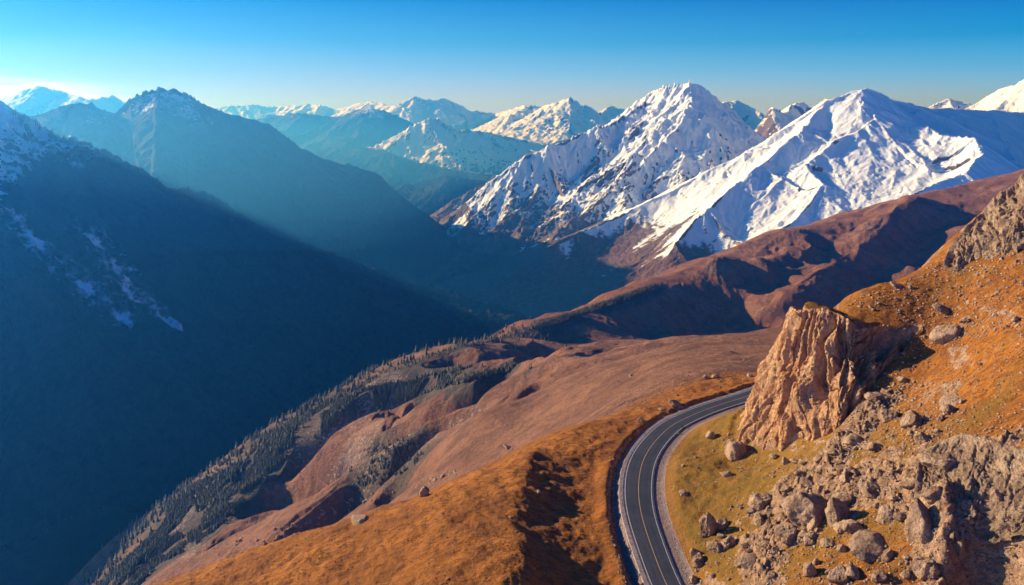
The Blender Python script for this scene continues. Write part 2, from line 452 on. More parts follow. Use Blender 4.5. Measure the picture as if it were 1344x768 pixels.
# the long brown ridge behind
for p in [(715, 430, 1600), (760, 415, 1720), (850, 375, 1900), (950, 338, 2150), (1050, 300, 2400), (1150, 272, 2600), (1250, 250, 2700), (1344, 226, 2750), (1450, 200, 2750)]:
    kw(*p); q = at(*p); kp(q[0] - 60, q[1] + 90, q[2] - 22); kp(q[0] - 200, q[1] + 420, q[2] - 300); kp(q[0] - 300, q[1] + 1100, q[2] - 760)
for p in [(740, 446, 1560), (800, 440, 1640), (780, 430, 1680), (850, 442, 1690), (850, 410, 1800), (920, 442, 1760), (930, 390, 1960), (1000, 432, 1850), (1010, 380, 2080), (1060, 345, 2250), (1090, 400, 2020), (1150, 320, 2380), (1160, 370, 2150), (1250, 290, 2450), (1250, 340, 2150), (1344, 262, 2520), (1344, 320, 2100), (1450, 300, 2000),
          (820, 446, 1250), (920, 446, 1250), (1020, 444, 1200), (1100, 436, 1300)]: kw(*p)
K = np.array(K, float)
KS = 200.0
def tps_fit(K, lam=1e-4):
    n = len(K); X = K[:, :2] / KS
    D = np.linalg.norm(X[:, None] - X[None], axis=2)
    A = np.where(D > 0, D * D * np.log(D + 1e-12), 0) + lam * np.eye(n)
    Pm = np.c_[np.ones(n), X]
    M = np.block([[A, Pm], [Pm.T, np.zeros((3, 3))]])
    return np.linalg.solve(M, np.r_[K[:, 2], 0, 0, 0])
TW = tps_fit(K)
def base(x, y):
    x = x / KS; y = y / KS
    h = TW[-3] + TW[-2] * x + TW[-1] * y
    for i in range(len(K)):
        r2 = (x - F32(K[i, 0] / KS)) ** 2 + (y - F32(K[i, 1] / KS)) ** 2 + F32(1e-12)
        h = h + F32(.5 * TW[i]) * r2 * np.log(r2)
    return h

def surf(px, py):
    """where a pixel's ray first meets the smooth base surface"""
    a_, b_, c_ = ray(px, py)
    Y = np.exp(np.linspace(math.log(100), math.log(3000), 1500)).astype(F32); X = (a_ / b_ * Y).astype(F32); Z = c_ / b_ * Y
    k = int(np.argmax(base(X, Y) > Z)); return np.array((X[k], Y[k], Z[k]))
# bluff: plateau raised behind the cliff edge (its rim, from the back round the nose to the right)
CLIFF_BASE = np.array([(88, 292, -100.5), (74, 276, -101), (69, 262, -101.5), (70, 251, -101.5), (74.5, 242, -99), (79, 235, -94), (83, 228.5, -87.5), (88, 222.5, -80.5), (94, 224, -76.5), (101, 229, -71), (108, 234, -65.5), (114, 238, -61.5), (119, 240.5, -58)], float)
CLIFF_TOP = np.array([(99, 282, -66), (92, 271, -60), (87, 260, -56), (85.5, 254, -54), (90, 249, -52.5), (95, 243, -53), (98.5, 239, -56), (103, 240.5, -57), (109, 243, -57), (115, 243.5, -56.5), (120, 243, -56.5)], float)
def inside(x, y, P):
    c = np.zeros(x.shape, bool); n = len(P)
    for i in range(n):
        x0, y0 = P[i][:2]; x1, y1 = P[(i + 1) % n][:2]
        m = ((y0 > y) != (y1 > y)) & (x < (x1 - x0) * (y - y0) / (y1 - y0 + 1e-9) + x0)
        c ^= m
    return c
BLUFF_POLY = [tuple(p[:2]) for p in CLIFF_TOP] + [(150, 262), (150, 283), (125, 292), (108, 290)]

FACE_POLY = [tuple(p[:2]) for p in CLIFF_BASE] + [tuple(p[:2]) for p in CLIFF_TOP[::-1]]
# hollows on the middle slopes: pixel polyline with Y, depth, half width
def pl(*pts): return np.array([surf(p[0], p[1]) for p in pts])
HOLLOWS = [
    (pl((450, 598, 860), (400, 625, 870), (345, 648, 890)), 34, 32), (pl((535, 588, 720), (512, 612, 720), (480, 642, 730)), 28, 22),
    (pl((458, 640, 760), (430, 670, 760), (400, 695, 760)), 28, 22), (pl((552, 627, 640), (515, 641, 640)), 12, 13),
    (pl((560, 503, 960), (505, 520, 970), (465, 540, 985), (410, 575, 1000)), 28, 32), (pl((700, 487, 900), (640, 500, 910), (595, 516, 920)), 19, 28),
    (pl((602, 510, 880), (572, 521, 880)), 11, 17), (pl((718, 445, 1380), (680, 460, 1320)), 26, 45), (pl((477, 580, 850), (450, 591, 850)), 11, 15),
    (pl((532, 557, 820), (488, 573, 830)), 13, 19), (pl((342, 674, 850), (298, 697, 850)), 15, 17), (pl((795, 448, 1250), (742, 461, 1230)), 22, 34),
    (pl((1200, 280, 2550), (1110, 350, 2200), (1030, 415, 1900)), -40, 75), (pl((1060, 330, 2300), (1010, 360, 2150)), -18, 50),
    (pl((640, 466, 1150), (600, 474, 1150)), 16, 30), (pl((250, 690, 960), (200, 725, 960)), 18, 22),
]
_rh = random.Random(21)
for k in range(22):
    px_, py_ = _rh.uniform(330, 720), _rh.uniform(0, 1)
    py_ = (640 - (px_ - 330) * .42) + (py_ - .5) * 70
    HOLLOWS.append((pl((px_ + 16, py_ - 6), (px_ - 16, py_ + 8)), _rh.uniform(7, 15), _rh.uniform(10, 20)))
# bowls scooped out of the brown ridge's near side
BOWLS = [(surf(925, 415), 170, 150, 40), (surf(845, 425), 60, 90, 22), (surf(1110, 345), 110, 190, 30), (surf(1210, 320), 90, 200, 25)]
BUMPS = [(surf(862, 458), 38, 30, 9), (surf(955, 467), 9, 7, 3.0)]

def upsample(C, rows, cols, n, m):
    """linear upsampling of a coarse grid sampled at the given rows and columns"""
    A = np.empty((len(rows), m), F32)
    for i in range(len(rows)): A[i] = np.interp(np.arange(m), cols, C[i])
    i = np.searchsorted(rows, np.arange(n), 'right') - 1; i = np.clip(i, 0, len(rows) - 2)
    f = ((np.arange(n) - rows[i]) / (rows[i + 1] - rows[i])).astype(F32)[:, None]
    return A[i] * (1 - f) + A[i + 1] * f
def blob_(x, y, cx, cy, rx, ry, a=0.0):
    c, s_ = math.cos(a), math.sin(a); dx = x - cx; dy = y - cy
    return np.exp(-((dx * c + dy * s_) / rx) ** 2 - ((dy * c - dx * s_) / ry) ** 2)
def rubble(x, y):
    """where bare broken rock comes through the turf"""
    r = .8 * blob_(x, y, 88, 214, 7, 6) + .6 * blob_(x, y, 101, 222, 8, 5) + .95 * blob_(x, y, 76, 208, 15, 9) + .9 * blob_(x, y, 62, 190, 9, 12) + .95 * blob_(x, y, 80, 190, 16, 12) + .75 * blob_(x, y, 55, 172, 7, 12) + .9 * blob_(x, y, 90, 176, 10, 12)
    r = r + .7 * blob_(x, y, 96, 220, 7, 12, -.5) + .65 * blob_(x, y, 110, 208, 8, 8) + .6 * blob_(x, y, 137, 252, 8, 12) + .5 * blob_(x, y, 150, 240, 9, 8) + .8 * blob_(x, y, 105, 172, 10, 7)
    return np.minimum(r, 1.1)
_c = surf(1300, 738); HOLL = (_c[0], _c[1], 0, 17.0)
RIB = np.array([surf(1232, 665), surf(1240, 700), surf(1238, 745), surf(1245, 790)])
def H(x, y, detail=True, want=False):
    x = x.astype(F32); y = y.astype(F32)
    n, m = x.shape
    ri = np.unique(np.r_[np.arange(0, n, 5), n - 1]); ci = np.unique(np.r_[np.arange(0, m, 5), m - 1])
    h0 = upsample(base(x[np.ix_(ri, ci)], y[np.ix_(ri, ci)]), ri, ci, n, m)
    r = np.sqrt(x * x + y * y)
    far = sstep(330, 620, r)
    rd, rz, side, _ = poly_dist(x, y, ROAD[::3], True, 30)
    h = h0
    # the bluff
    ins = inside(x, y, BLUFF_POLY)
    dr = poly_dist(x, y, np.array([p + (0,) for p in BLUFF_POLY] + [BLUFF_POLY[0] + (0,)]), False, 12)[0]
    sd = np.where(ins, dr, -dr)
    top = np.maximum(h, -54.0 - 2.6 * sstep(92, 106, x) + np.minimum(0, -(y - 262) * .55))
    h = h + (top - h) * sstep(-.3, 4.0, sd)
    fin = inside(x, y, FACE_POLY)
    fd = poly_dist(x, y, np.array([p + (0,) for p in FACE_POLY] + [FACE_POLY[0] + (0,)]), False, 12)[0]
    h = h - np.where(fin, (1.5 + 5.5 * sstep(82, 94, x)) * sstep(.1, 3, fd), 0)
    for P, dep, w in HOLLOWS:
        d, _, s_, t = poly_dist(x, y, P, False, w * 4)
        ends = sstep(0, .8, t) * sstep(len(P) - 1, len(P) - 1.8, t) if len(P) > 2 else 1
        ends = np.where(d < w * 4, 1, 0)
        wn = w * (1 + .35 * noise(x / 60, y / 60, 3))
        h = h - 1.35 * dep * np.exp(-(d / wn) ** 2 * 1.2) * ends
    for c, rx, ry, dep in BOWLS:
        q = ((x - c[0]) / rx) ** 2 + ((y - c[1]) / ry) ** 2
        h = h - dep * np.exp(-q * 1.3)
    for c, rx, ry, dep in BUMPS:
        q = ((x - c[0]) / rx) ** 2 + ((y - c[1]) / ry) ** 2
        h = h + dep * np.exp(-q * 1.6)
    if detail:
        h = h + far * (fbm(x / 260, y / 260, 3, 2) * 20 + fbm(x / 50, y / 50, 4, 5) * 2.0)
        nearw = 1 - far
        damp = sstep(5, 16, rd)
        h = h + nearw * damp * (fbm(x / 26, y / 26, 3, 1) * 2.0 + fbm(x / 5.2, y / 5.2, 4, 4) * .75 + fbm((x + y * .5) / 2.2, (y - x * .5) / 7.0, 3, 2) * .22)
        rb = rubble(x, y)
        wx_ = x + 1.5 * noise(x / 4, y / 4, 2); wy_ = y + 1.5 * noise(x / 4, y / 4, 5)
        # ribs of rock run down the slope between pockets of turf
        u_ = wx_ * .45 + wy_ * .9; v_ = wx_ * .9 - wy_ * .45
        bl = fbm(u_ / 5.0, v_ / 7.0, 2, 6) * .9 + np.abs(fbm(wx_ / 2.4, wy_ / 2.4, 4, 1)) * 2.2
        h = h + damp * np.maximum(0, rb + .35 * fbm(x / 6, y / 6, 3, 3) * 1.6 - .52) * bl * 3.2
    # scalloped bank along the crest left of the road
    cr = np.interp(y, [150, 187, 215, 240, 262, 280], [4, 3.5, 4, 6, 9, 16]).astype(F32)
    dx_ = x - cr + 1.6 * noise(x / 9, y / 9, 4) + 2.2 * noise(x / 22, y / 22, 1)
    cut = sstep(-2.5, 3.5, dx_) * sstep(19, 5, dx_)
    sc_n = np.clip(.5 + .75 * np.cos(y * 2 * math.pi / 9.5 + dx_ * .22 + 3.2 * noise(x / 14, y / 14, 6)) + .5 * noise(x / 5, y / 5, 2), 0, 1.3)
    fade = sstep(284, 250, y) * sstep(110, 150, y)
    h = h - fade * cut * (.3 + 1.0 * sc_n * (.6 + .8 * noise(x / 16, y / 16, 3)))
    h = h + fade * .9 * np.exp(-((dx_ + 2) / 4.5) ** 2) * (.4 + sc_n)
    # the dark hollow under the ledge and a rib added and raised to throw shade over it
    p_ = HOLL
    h = h - p_[3] * np.exp(-((x - p_[0]) / 10.0) ** 2 - ((y - p_[1]) / 11.0) ** 2)
    d_ = poly_dist(x, y, RIB, False, 15)[0]
    h = h + 7.0 * np.exp(-(d_ / 3.4) ** 2) * (.8 + .5 * fbm(x / 3, y / 3, 3, 2))
    # the bed of the road, its gravel verges and the ragged ditch on the outside
    rn = fbm(x / 2.6, y / 2.6, 3, 3)
    lft = np.where(side > 0, 1.0, 0.0).astype(F32)
    w0 = 4.6 + lft * .3
    bank = sstep(w0 + 1.5, w0 + 7, rd + rn * 1.2 * lft)
    bankL = sstep(w0 + 3.1, w0 + 4.6, rd + rn * 1.6)
    bed = rz - .28 + 0.05 * sstep(4.4, 6, rd) * rn
    ditch = lft * np.exp(-((rd - w0 - 2.6) / 1.3) ** 2) * 1.5
    hl = np.maximum(h, rz + .15 + .3 * sstep(300, 262, y) + .9 * fbm(x / 6, y / 6, 2, 2)) * 1.0
    hl = np.where(rd < 14, h + (hl - h) * sstep(14, 9, rd), h)
    tgt = np.where(lft > 0, bed + (hl - bed) * bankL, bed + (h - bed) * bank)
    near_road = rd < 26
    h = np.where(near_road, tgt, h) - np.where(near_road, ditch * (.25 + .75 * sstep(305, 262, y)), 0)
    if want: return h, rd, lft, sd, far
    return h

# grid in azimuth and range seen from the ground below the drone, fine where the picture is
def polar(r0, r1, dr, a0, a1, da):
    n = int(math.log(r1 / r0) / dr) + 1; m = int((a1 - a0) / da) + 1
    R = r0 * np.exp(np.linspace(0, math.log(r1 / r0), n)); A = np.linspace(a0, a1, m)
    R, A = np.meshgrid(R, A, indexing='ij')
    return (R * np.sin(A)).astype(F32), (R * np.cos(A)).astype(F32)

Q = 1.0   # mesh density
GX, GY = polar(75, 3400, .0024 * Q, RAD(-46), RAD(44), RAD(.066) * Q)
GH, RD, LFT, SD, FAR = H(GX, GY, True, True)
R_ = np.sqrt(GX ** 2 + GY ** 2)
# gullies on the middle slopes
def slope_of(h, x, y):
    """gradient on a polar grid by chain rule"""
    hi, hj = np.gradient(h); xi, xj = np.gradient(x); yi, yj = np.gradient(y)
    det = xi * yj - xj * yi
    return (hi * yj - hj * yi) / det, (hj * xi - hi * xj) / det
gx_, gy_ = slope_of(GH, GX, GY)
gm_ = np.sqrt(gx_ ** 2 + gy_ ** 2)
er = erosion(GX / 130, GY / 130, gx_ * 2.2, gy_ * 2.2, 4, .42, 1.0, 3)
GH = GH + FAR * sstep(500, 900, R_) * er * 7.5 * np.clip(gm_ * 2.2, .15, 1)
gx_, gy_ = slope_of(GH, GX, GY)
gm_ = np.sqrt(gx_ ** 2 + gy_ ** 2)

# surface kinds
edge_y = np.interp(GX, [-300, -120, -69, -29, 7, 52, 96, 150, 400], [200, 250, 261, 266, 288, 322, 366, 400, 500])
moor = sstep(-8, 34, GY - edge_y + 10 * fbm(GX / 20, GY / 20, 3, 1))
green = sstep(60, 20, np.abs(GX - 56)) * sstep(150, 190, GY) * sstep(310, 270, GY) * sstep(4.5, 9, RD) * (GX > 30)
green = np.maximum(green, .75 * sstep(.35, .8, fbm(GX / 18, GY / 18, 3, 5) + .3) * (GX > 60))
gravel = np.where(LFT > 0, sstep(9.0, 6.5, RD), sstep(8.6, 7.0, RD))
RUB = rubble(GX, GY)
stony = .02 + .22 * fbm(GX / 9, GY / 9, 4, 6) + .62 * sstep(.42, .72, RUB + .56 * fbm(GX / 6, GY / 6, 3, 3)) + .8 * sstep(.85, 1.25, gm_) * (R_ < 420)
stony -= .15 * np.exp(-((GX - HOLL[0]) / 13) ** 2 - ((GY - HOLL[1]) / 13) ** 2)
stony += .9 * np.exp(-(poly_dist(GX, GY, RIB, False, 15)[0] / 6.0) ** 2)
stony -= .1 * (GX < 30) + .3 * moor
stony += .5 * np.exp(-((RD - 9.5) / 1.6) ** 2) * (LFT > 0) * sstep(-.2, .3, fbm(GX / 7, GY / 7, 3, 2))
green = green * (1 - LFT * (RD < 29))
green = np.where(GX < 60, green * sstep(4, 12, RD), green)
curv = er
scree = moor * (.30 + .5 * fbm(GX / 120, GY / 120, 4, 7) + .25 * sstep(.3, .6, gm_)) * sstep(420, 700, R_)
FORK = np.zeros_like(GX)
GP = np.stack([GX, GY, GH], -1)
moorobj = GY > edge_y
near_ext = (R_ < 700) & ((GX < 400))
split = (GY < edge_y + 40)
attrs = dict(moor=moor, green=green, gravel=gravel, stony=stony, scree=scree, forest=FORK)
o = mesh_from_grid('near_hillside', GP, M_GROUND, attrs, keep=split)
tag(o, kind='structure', label='orange and ochre grassy hillside around the road')
o = mesh_from_grid('brown_hills', GP, M_GROUND, attrs, keep=~split)
BROWN = o
tag(o, kind='structure', label='pinkish brown rolling moorland beyond the hillside')

def ground_z(x, y):
    return float(H(np.array([[x]], F32), np.array([[y]], F32))[0, 0])

# lookup of the finished ground mesh (bilinear on the polar grid)
_lr0, _ldr = math.log(75), math.log(3400 / 75) / (GX.shape[0] - 1)
_a0, _da = RAD(-46), RAD(90) / (GX.shape[1] - 1)
def gz(x, y):
    x = np.asarray(x, float); y = np.asarray(y, float)
    i = (np.log(np.sqrt(x * x + y * y)) - _lr0) / _ldr; j = (np.arctan2(x, y) - _a0) / _da
    i = np.clip(i, 0, GX.shape[0] - 1.01); j = np.clip(j, 0, GX.shape[1] - 1.01)
    i0 = i.astype(int); j0 = j.astype(int); fi = i - i0; fj = j - j0
    return (GH[i0, j0] * (1 - fi) + GH[i0 + 1, j0] * fi) * (1 - fj) + (GH[i0, j0 + 1] * (1 - fi) + GH[i0 + 1, j0 + 1] * fi) * fj
def hit(px, py):
    """first point of the ground seen at a pixel of the photograph"""
    a, b, c = ray(px, py)
    Y = np.exp(np.linspace(math.log(95), math.log(3300), 3000)); X = a / b * Y; Z = c / b * Y
    u = gz(X, Y) > Z
    if not u.any(): return None
    k = int(np.argmax(u))
    return X[k], Y[k], float(gz(X[k], Y[k]))

# ------------------------------------------------------------------ the road
def frame2(P):
    d = np.gradient(P, axis=0)[:, :2]; d /= np.linalg.norm(d, axis=1)[:, None]
    return np.stack([-d[:, 1], d[:, 0]], 1)          # towards the left of its direction
RN = frame2(ROAD)
RL = np.r_[0, np.cumsum(np.linalg.norm(np.diff(ROAD, axis=0), axis=1))]
def road_half(i): return 3.75 + .45 * sstep(20, 70, RL) [i]
HW = 3.7 + .5 * sstep(30, 90, RL)
def strip(name, offs, zs, mat, kind='structure', label=None, a=0, b=None):
    """a ribbon along the road: offsets to the left (in half widths if callable) and heights over the road"""
    b = b or len(ROAD)
    rows = []
    for o_, z_ in zip(offs, zs):
        off = o_(HW) if callable(o_) else np.full(len(ROAD), o_)
        rows.append(np.c_[ROAD[:, :2] + RN * off[:, None], ROAD[:, 2] + z_][a:b])
    G_ = np.stack(rows, 1)
    ac = np.broadcast_to(np.array([(o_(HW[0]) if callable(o_) else o_) / HW[0] for o_ in offs])[None], G_.shape[:2])
    o = mesh_from_grid(name, G_, mat, dict(across=ac), smooth=False)
    return tag(o, kind=kind, label=label)
def mat_asphalt():
    s = NT('asphalt', .8, .25)
    a = s.mix(s.rng(s.noise(.25, 5, .65), .35, .65), (.027, .029, .036), (.042, .043, .050))
    a = s.mix(s.rng(s.noise(6, 3, .7), .4, .7, 0, .5), a, (.07, .067, .068))
    a = s.mix(s.rng(s.noise(.9, 6, .75, dist=1.5), .56, .62, 0, .55), a, (.022, .022, .026))
    w = s.math('ABSOLUTE', s.attr('across'))
    tr = s.math('ADD', s.rng(s.math('ABSOLUTE', s.math('SUBTRACT', w, .28)), .02, .12, 1, 0), s.rng(s.math('ABSOLUTE', s.math('SUBTRACT', w, .72)), .02, .12, 1, 0))
    a = s.mix(s.math('MULTIPLY', tr, s.rng(s.noise(.12, 4, .6), .3, .7, .15, .6)), a, (.062, .062, .068))
    a = s.mix(s.math('MULTIPLY', s.rng(w, .93, 1.12), s.rng(s.noise(.8, 5, .7), .4, .6)), a, (.19, .145, .115))
    a = s.mix(s.rng(s.noise(.05, 2, .5), .54, .56, 0, .35), a, (.028, .029, .034))
    return s.done(a, s.bump(s.noise(9, 2), .3, .05))
def mat_paint(name, c):
    s = NT(name, .6, .3)
    return s.done(s.mix(s.rng(s.noise(2.2, 5, .75), .50, .66, 0, .75), c, tuple(k * .25 for k in c)))
M_ASPH = mat_asphalt(); M_WHITE = mat_paint('white_road_paint', (.50, .48, .45)); M_YEL = mat_paint('yellow_road_paint', (.58, .36, .15))
sg = NT('shoulder_concrete', .9, .15)
M_SHO = sg.done(sg.mix(sg.rng(sg.noise(1.2, 5, .7), .38, .66), (.34, .26, .22), (.17, .125, .105)), sg.bump(sg.noise(4, 3), .5, .1))
strip('road', [lambda h: h + .45, lambda h: h + .4, lambda h: h * .75, lambda h: h * .5, lambda h: h * .25, 0.0, lambda h: -h * .25, lambda h: -h * .5, lambda h: -h * .75, lambda h: -h - .25, lambda h: -h - .3], [-.35, -.01, .015, .03, .04, .05, .04, .03, .015, 0, -.35], M_ASPH, label='two-lane dark asphalt road curving round the foot of the slope')
strip('road_shoulder', [lambda h: h + 1.75, lambda h: h + 1.6, lambda h: h + .47], [-.6, .06, .04], M_SHO, label='pale gravelly shoulder on the outer side of the road')
LW = .10
strip('road_markings', [LW * .8, -LW * .8], [.058, .058], M_YEL, label='yellow centre line of the road')
strip('road_markings', [lambda h: h - .05, lambda h: h - .05 - 2 * LW], [.012, .014], M_WHITE, label='white edge line on the outer side of the road')
strip('road_markings', [lambda h: -h + .25 + 2 * LW, lambda h: -h + .25], [.024, .022], M_WHITE, label='white edge line on the inner side of the road')
# ------------------------------------------------------------------ rock faces: real displaced surfaces lofted between a foot line and a rim line
def resample(P, n):
    P = np.asarray(P, float); L = np.r_[0, np.cumsum(np.linalg.norm(np.diff(P, axis=0), axis=1))]
    t = np.linspace(0, L[-1], n)
    Q = np.stack([np.interp(t, L, P[:, k]) for k in range(3)], 1)
    for _ in range(max(1, n // 60)): Q[1:-1] = .25 * Q[:-2] + .5 * Q[1:-1] + .25 * Q[2:]
    return Q
def rock_face(name, foot, rim, label, mat, cell=.28, aspect=3.2, flute=(7.0, 2.0), mid=(2.2, .9), fine=(.7, .28), dents=(), cap=5.0, capdrop=1.0, seed=0, bulge=.12, lean=(.0, 0), cat='cliff', back=None, steps=0.0):
    n = int(np.linalg.norm(np.diff(foot, axis=0), axis=1).sum() / cell)
    Hh = np.linalg.norm(np.array(rim).mean(0) - np.array(foot).mean(0))
    m = int(max(Hh, 6) * 1.1 / cell)
    F = resample(foot, n); T = resample(rim, n)
    t = np.linspace(-.06, 1, m)[:, None, None]
    P = F[None] + (T - F)[None] * t
    inward = (T - F).copy(); inward[:, 2] = 0
    inward /= np.linalg.norm(inward, axis=1)[:, None] + 1e-6
    P = P - inward[None] * (np.sin(np.clip(t, 0, 1) * math.pi) * bulge * Hh * .5)
    # cap rows run inwards over the rim and sink into the turf, or fall away at the back
    nc = int(cap / cell)
    k = (np.arange(1, nc + 1) * cell)[:, None, None]
    capP = T[None] + inward[None] * k + np.array((0, 0, -1.0)) * (k / cap) ** 1.5 * capdrop
    if back is not None: capP = T[None] + inward[None] * k + np.array((0, 0, -1.0)) * back * k
    P = np.concatenate([P, capP], 0)
    du = np.gradient(P, axis=1); dv = np.gradient(P, axis=0)
    N = np.cross(du, dv); N /= np.linalg.norm(N, axis=2)[..., None] + 1e-9
    if (N[m // 2] * inward).sum() > 0: N = -N
    for _ in range(8): N[1:-1, 1:-1] = (N[:-2, 1:-1] + N[2:, 1:-1] + N[1:-1, :-2] + N[1:-1, 2:] + N[1:-1, 1:-1]) / 5
    N /= np.linalg.norm(N, axis=2)[..., None] + 1e-9
    S = np.broadcast_to((np.arange(n) * cell)[None], P.shape[:2]).astype(F32)
    V = np.broadcast_to((np.arange(P.shape[0]) * cell)[:, None], P.shape[:2]).astype(F32)
    w1 = fbm(S / 9, V / 12, 3, seed) * 3.0
    bil = lambda a, b, o, sd, g=.5: -fbm(a, b, o, sd, g, True)
    d = flute[1] * (bil((S + w1) / flute[0], V / (flute[0] * aspect), 2, seed + 1, .4) * 1.1)
    d = d + flute[1] * .8 * fbm((S + w1) / (flute[0] * 2.4), V / (flute[0] * 2.8), 2, seed + 3)
    d = d + mid[1] * (bil((S + w1 * .5) / mid[0], V / (mid[0] * 1.5), 3, seed + 2, .55) * .7 + .5 * fbm(S / mid[0] * .7, V / mid[0] * .5, 3, seed + 7))
    d = d + fine[1] * bil(S / fine[0], V / fine[0], 3, seed + 4, .6)
    ck = fbm((S + w1 * 1.3) / 5.5, V / 14, 2, seed + 8); d = d - flute[1] * .75 * sstep(.07, .0, np.abs(ck))
    ck = fbm((S + w1) / 9 + V / 5, V / 3.2, 2, seed + 5); d = d - mid[1] * .6 * sstep(.05, .0, np.abs(ck))
    if steps:
        q = (V + 1.5 * fbm(S / 6, V / 6, 3, seed + 6)) / steps
        d = d + .7 * (np.abs((q % 1) - .5) * 2) * (.5 + fbm(S / 8, V / 8, 2, seed + 9))
    for (cs, cv, rs, rv, dep) in dents:
        q = ((S / S.max() - cs) / rs) ** 2 + ((V / (m * cell) - cv) / rv) ** 2
        q = q * (1 + .5 * fbm(S / 4, V / 4, 3, seed + 5))
        d = d - dep * sstep(1.4, .5, q)
    fade = sstep(0, .05, S / S.max()) * sstep(1, .95, S / S.max())
    capf = 1 - sstep(m, m + nc, np.arange(P.shape[0]))[:, None] * (.75 if back is None else .2)
    vv = np.arange(P.shape[0]) * cell
    rimf = 1 - .6 * np.exp(-((vv - m * cell) / 1.6) ** 2)[:, None]
    P = P + N * (d * fade * capf * rimf)[..., None]
    return mesh_from_grid(name, P, mat)

o = rock_face('cliff', CLIFF_BASE, CLIFF_TOP, '', M_CLIFF, cell=.22, aspect=2.3, flute=(9.5, 3.2), mid=(3.0, 1.0), fine=(.7, .30), steps=6.5, seed=2, bulge=.02,
              dents=[(.77, .60, .035, .32, 3.2), (.87, .62, .04, .34, 3.2), (.60, .50, .028, .16, 3.0), (.47, .45, .02, .14, 2.4), (.40, .72, .018, .16, 2.4), (.655, .72, .02, .14, 2.2), (.53, .75, .015, .12, 1.8)], cap=4.0, capdrop=1.3)
tag(o, 'tall fluted sandy orange cliff face rising above the bend of the road', 'cliff')
# jagged outcrop along the skyline at the upper right
def onground(px, py, fb):
    p = hit(px, py)
    return at(px, py, fb) if p is None or p[1] > 330 else np.array((p[0], p[1], p[2] - .6))
c2f = [at(*p) for p in [(1238, 352, 261), (1254, 366, 254), (1278, 366, 250), (1302, 345, 247), (1332, 316, 247), (1364, 288, 247), (1400, 255, 247)]]
c2t = [at(*p) for p in [(1246, 322, 272), (1262, 298, 274), (1284, 276, 276), (1303, 258, 276), (1325, 240, 276), (1352, 214, 276), (1400, 180, 276)]]
o = rock_face('rock_outcrop', np.array(c2f), np.array(c2t), '', M_CRAG, cell=.26, flute=(5.0, 1.8), mid=(2.0, 1.1), fine=(.7, .35), seed=5, bulge=.3, cap=14, back=1.5)
tag(o, 'jagged tan rock outcrop breaking the skyline at the upper right', 'rock outcrop')
# knobbly rock ledge with an overhang at the lower right
c3f = [onground(*p) for p in [(1196, 660, 166), (1216, 678, 163), (1250, 694, 160.5), (1290, 702, 158), (1330, 694, 157), (1380, 684, 156), (1440, 694, 156)]]
print('ledge foot', [tuple(np.round(p)) for p in c3f])
c3t = [onground(px, py, Y) + np.array((0, 0, 2.6)) for px, py, Y in [(1205, 608, 173), (1235, 590, 174), (1262, 580, 174), (1290, 586, 172), (1325, 598, 170), (1375, 608, 168), (1440, 604, 168)]]
c3f = [p + np.array((-.4, -1.6, .9)) for p in c3f]
o = rock_face('rock_ledge', np.array(c3f), np.array(c3t), '', M_CRAG, cell=.16, aspect=.9, flute=(4.2, .7), mid=(1.5, .55), fine=(.45, .22), seed=7, bulge=.25, cap=4, capdrop=.8)
tag(o, 'knobbly grey conglomerate ledge overhanging a dark hollow at the lower right', 'rock ledge')
# rubble spine running down from the cliff foot
# ------------------------------------------------------------------ boulders and stones
import bmesh
def rock_mesh(name, seed, sub=4, planes=14, squash=(1, 1, 1), rough=.10):
    bm = bmesh.new(); bmesh.ops.create_icosphere(bm, subdivisions=sub, radius=1.0)
    bm.verts.ensure_lookup_table()
    D = np.array([v.co[:] for v in bm.verts]); D /= np.linalg.norm(D, axis=1)[:, None]
    rs = np.random.RandomState(seed)
    n = rs.normal(size=(planes, 3)); n /= np.linalg.norm(n, axis=1)[:, None]
    hgt = rs.uniform(.62, .98, planes)
    dt = D @ n.T
    r = np.where(dt > .05, hgt[None] / np.maximum(dt, .05), 9).min(1)
    r = np.minimum(r, 1.12)
    # soften the edges a little, then break the surface up
    P = D * r[:, None]
    a = rs.uniform(0, 50)
    def n3(s): return (fbm(P[:, 0] * s + a, P[:, 1] * s + P[:, 2] * s * .7, 4, seed) + fbm(P[:, 2] * s - a, P[:, 0] * s * .6 + P[:, 1] * s, 4, seed + 3)) * .5
    r2 = 1 + n3(1.3) * rough * 2.6 + rough * 1.5 * (np.abs(n3(3.0)) * 2 - .4) + rough * .8 * (np.abs(n3(8.0)) * 2 - .4)
    P = P * r2[:, None] * np.array(squash)
    for v, p in zip(bm.verts, P): v.co = p
    me = bpy.data.meshes.new(name); bm.to_mesh(me); bm.free()
    me.polygons.foreach_set('use_smooth', np.ones(len(me.polygons), bool))
    me.materials.append(M_BOULDER)
    return me
ROCKS = [rock_mesh('boulder', 20 + i, 5 if i < 6 else 4, 12 + i % 5, [(1, .85, .8), (1.2, .8, .7), (.9, .9, 1.0), (1.3, .9, .55), (.85, .8, 1.1), (1.1, 1, .75)][i % 6]) for i in range(12)]
SMALL = [rock_mesh('stone', 60 + i, 2, 9, [(1, .8, .6), (1.2, .8, .5), (.9, .9, .8)][i % 3], .06) for i in range(5)]
rr = random.Random(4)
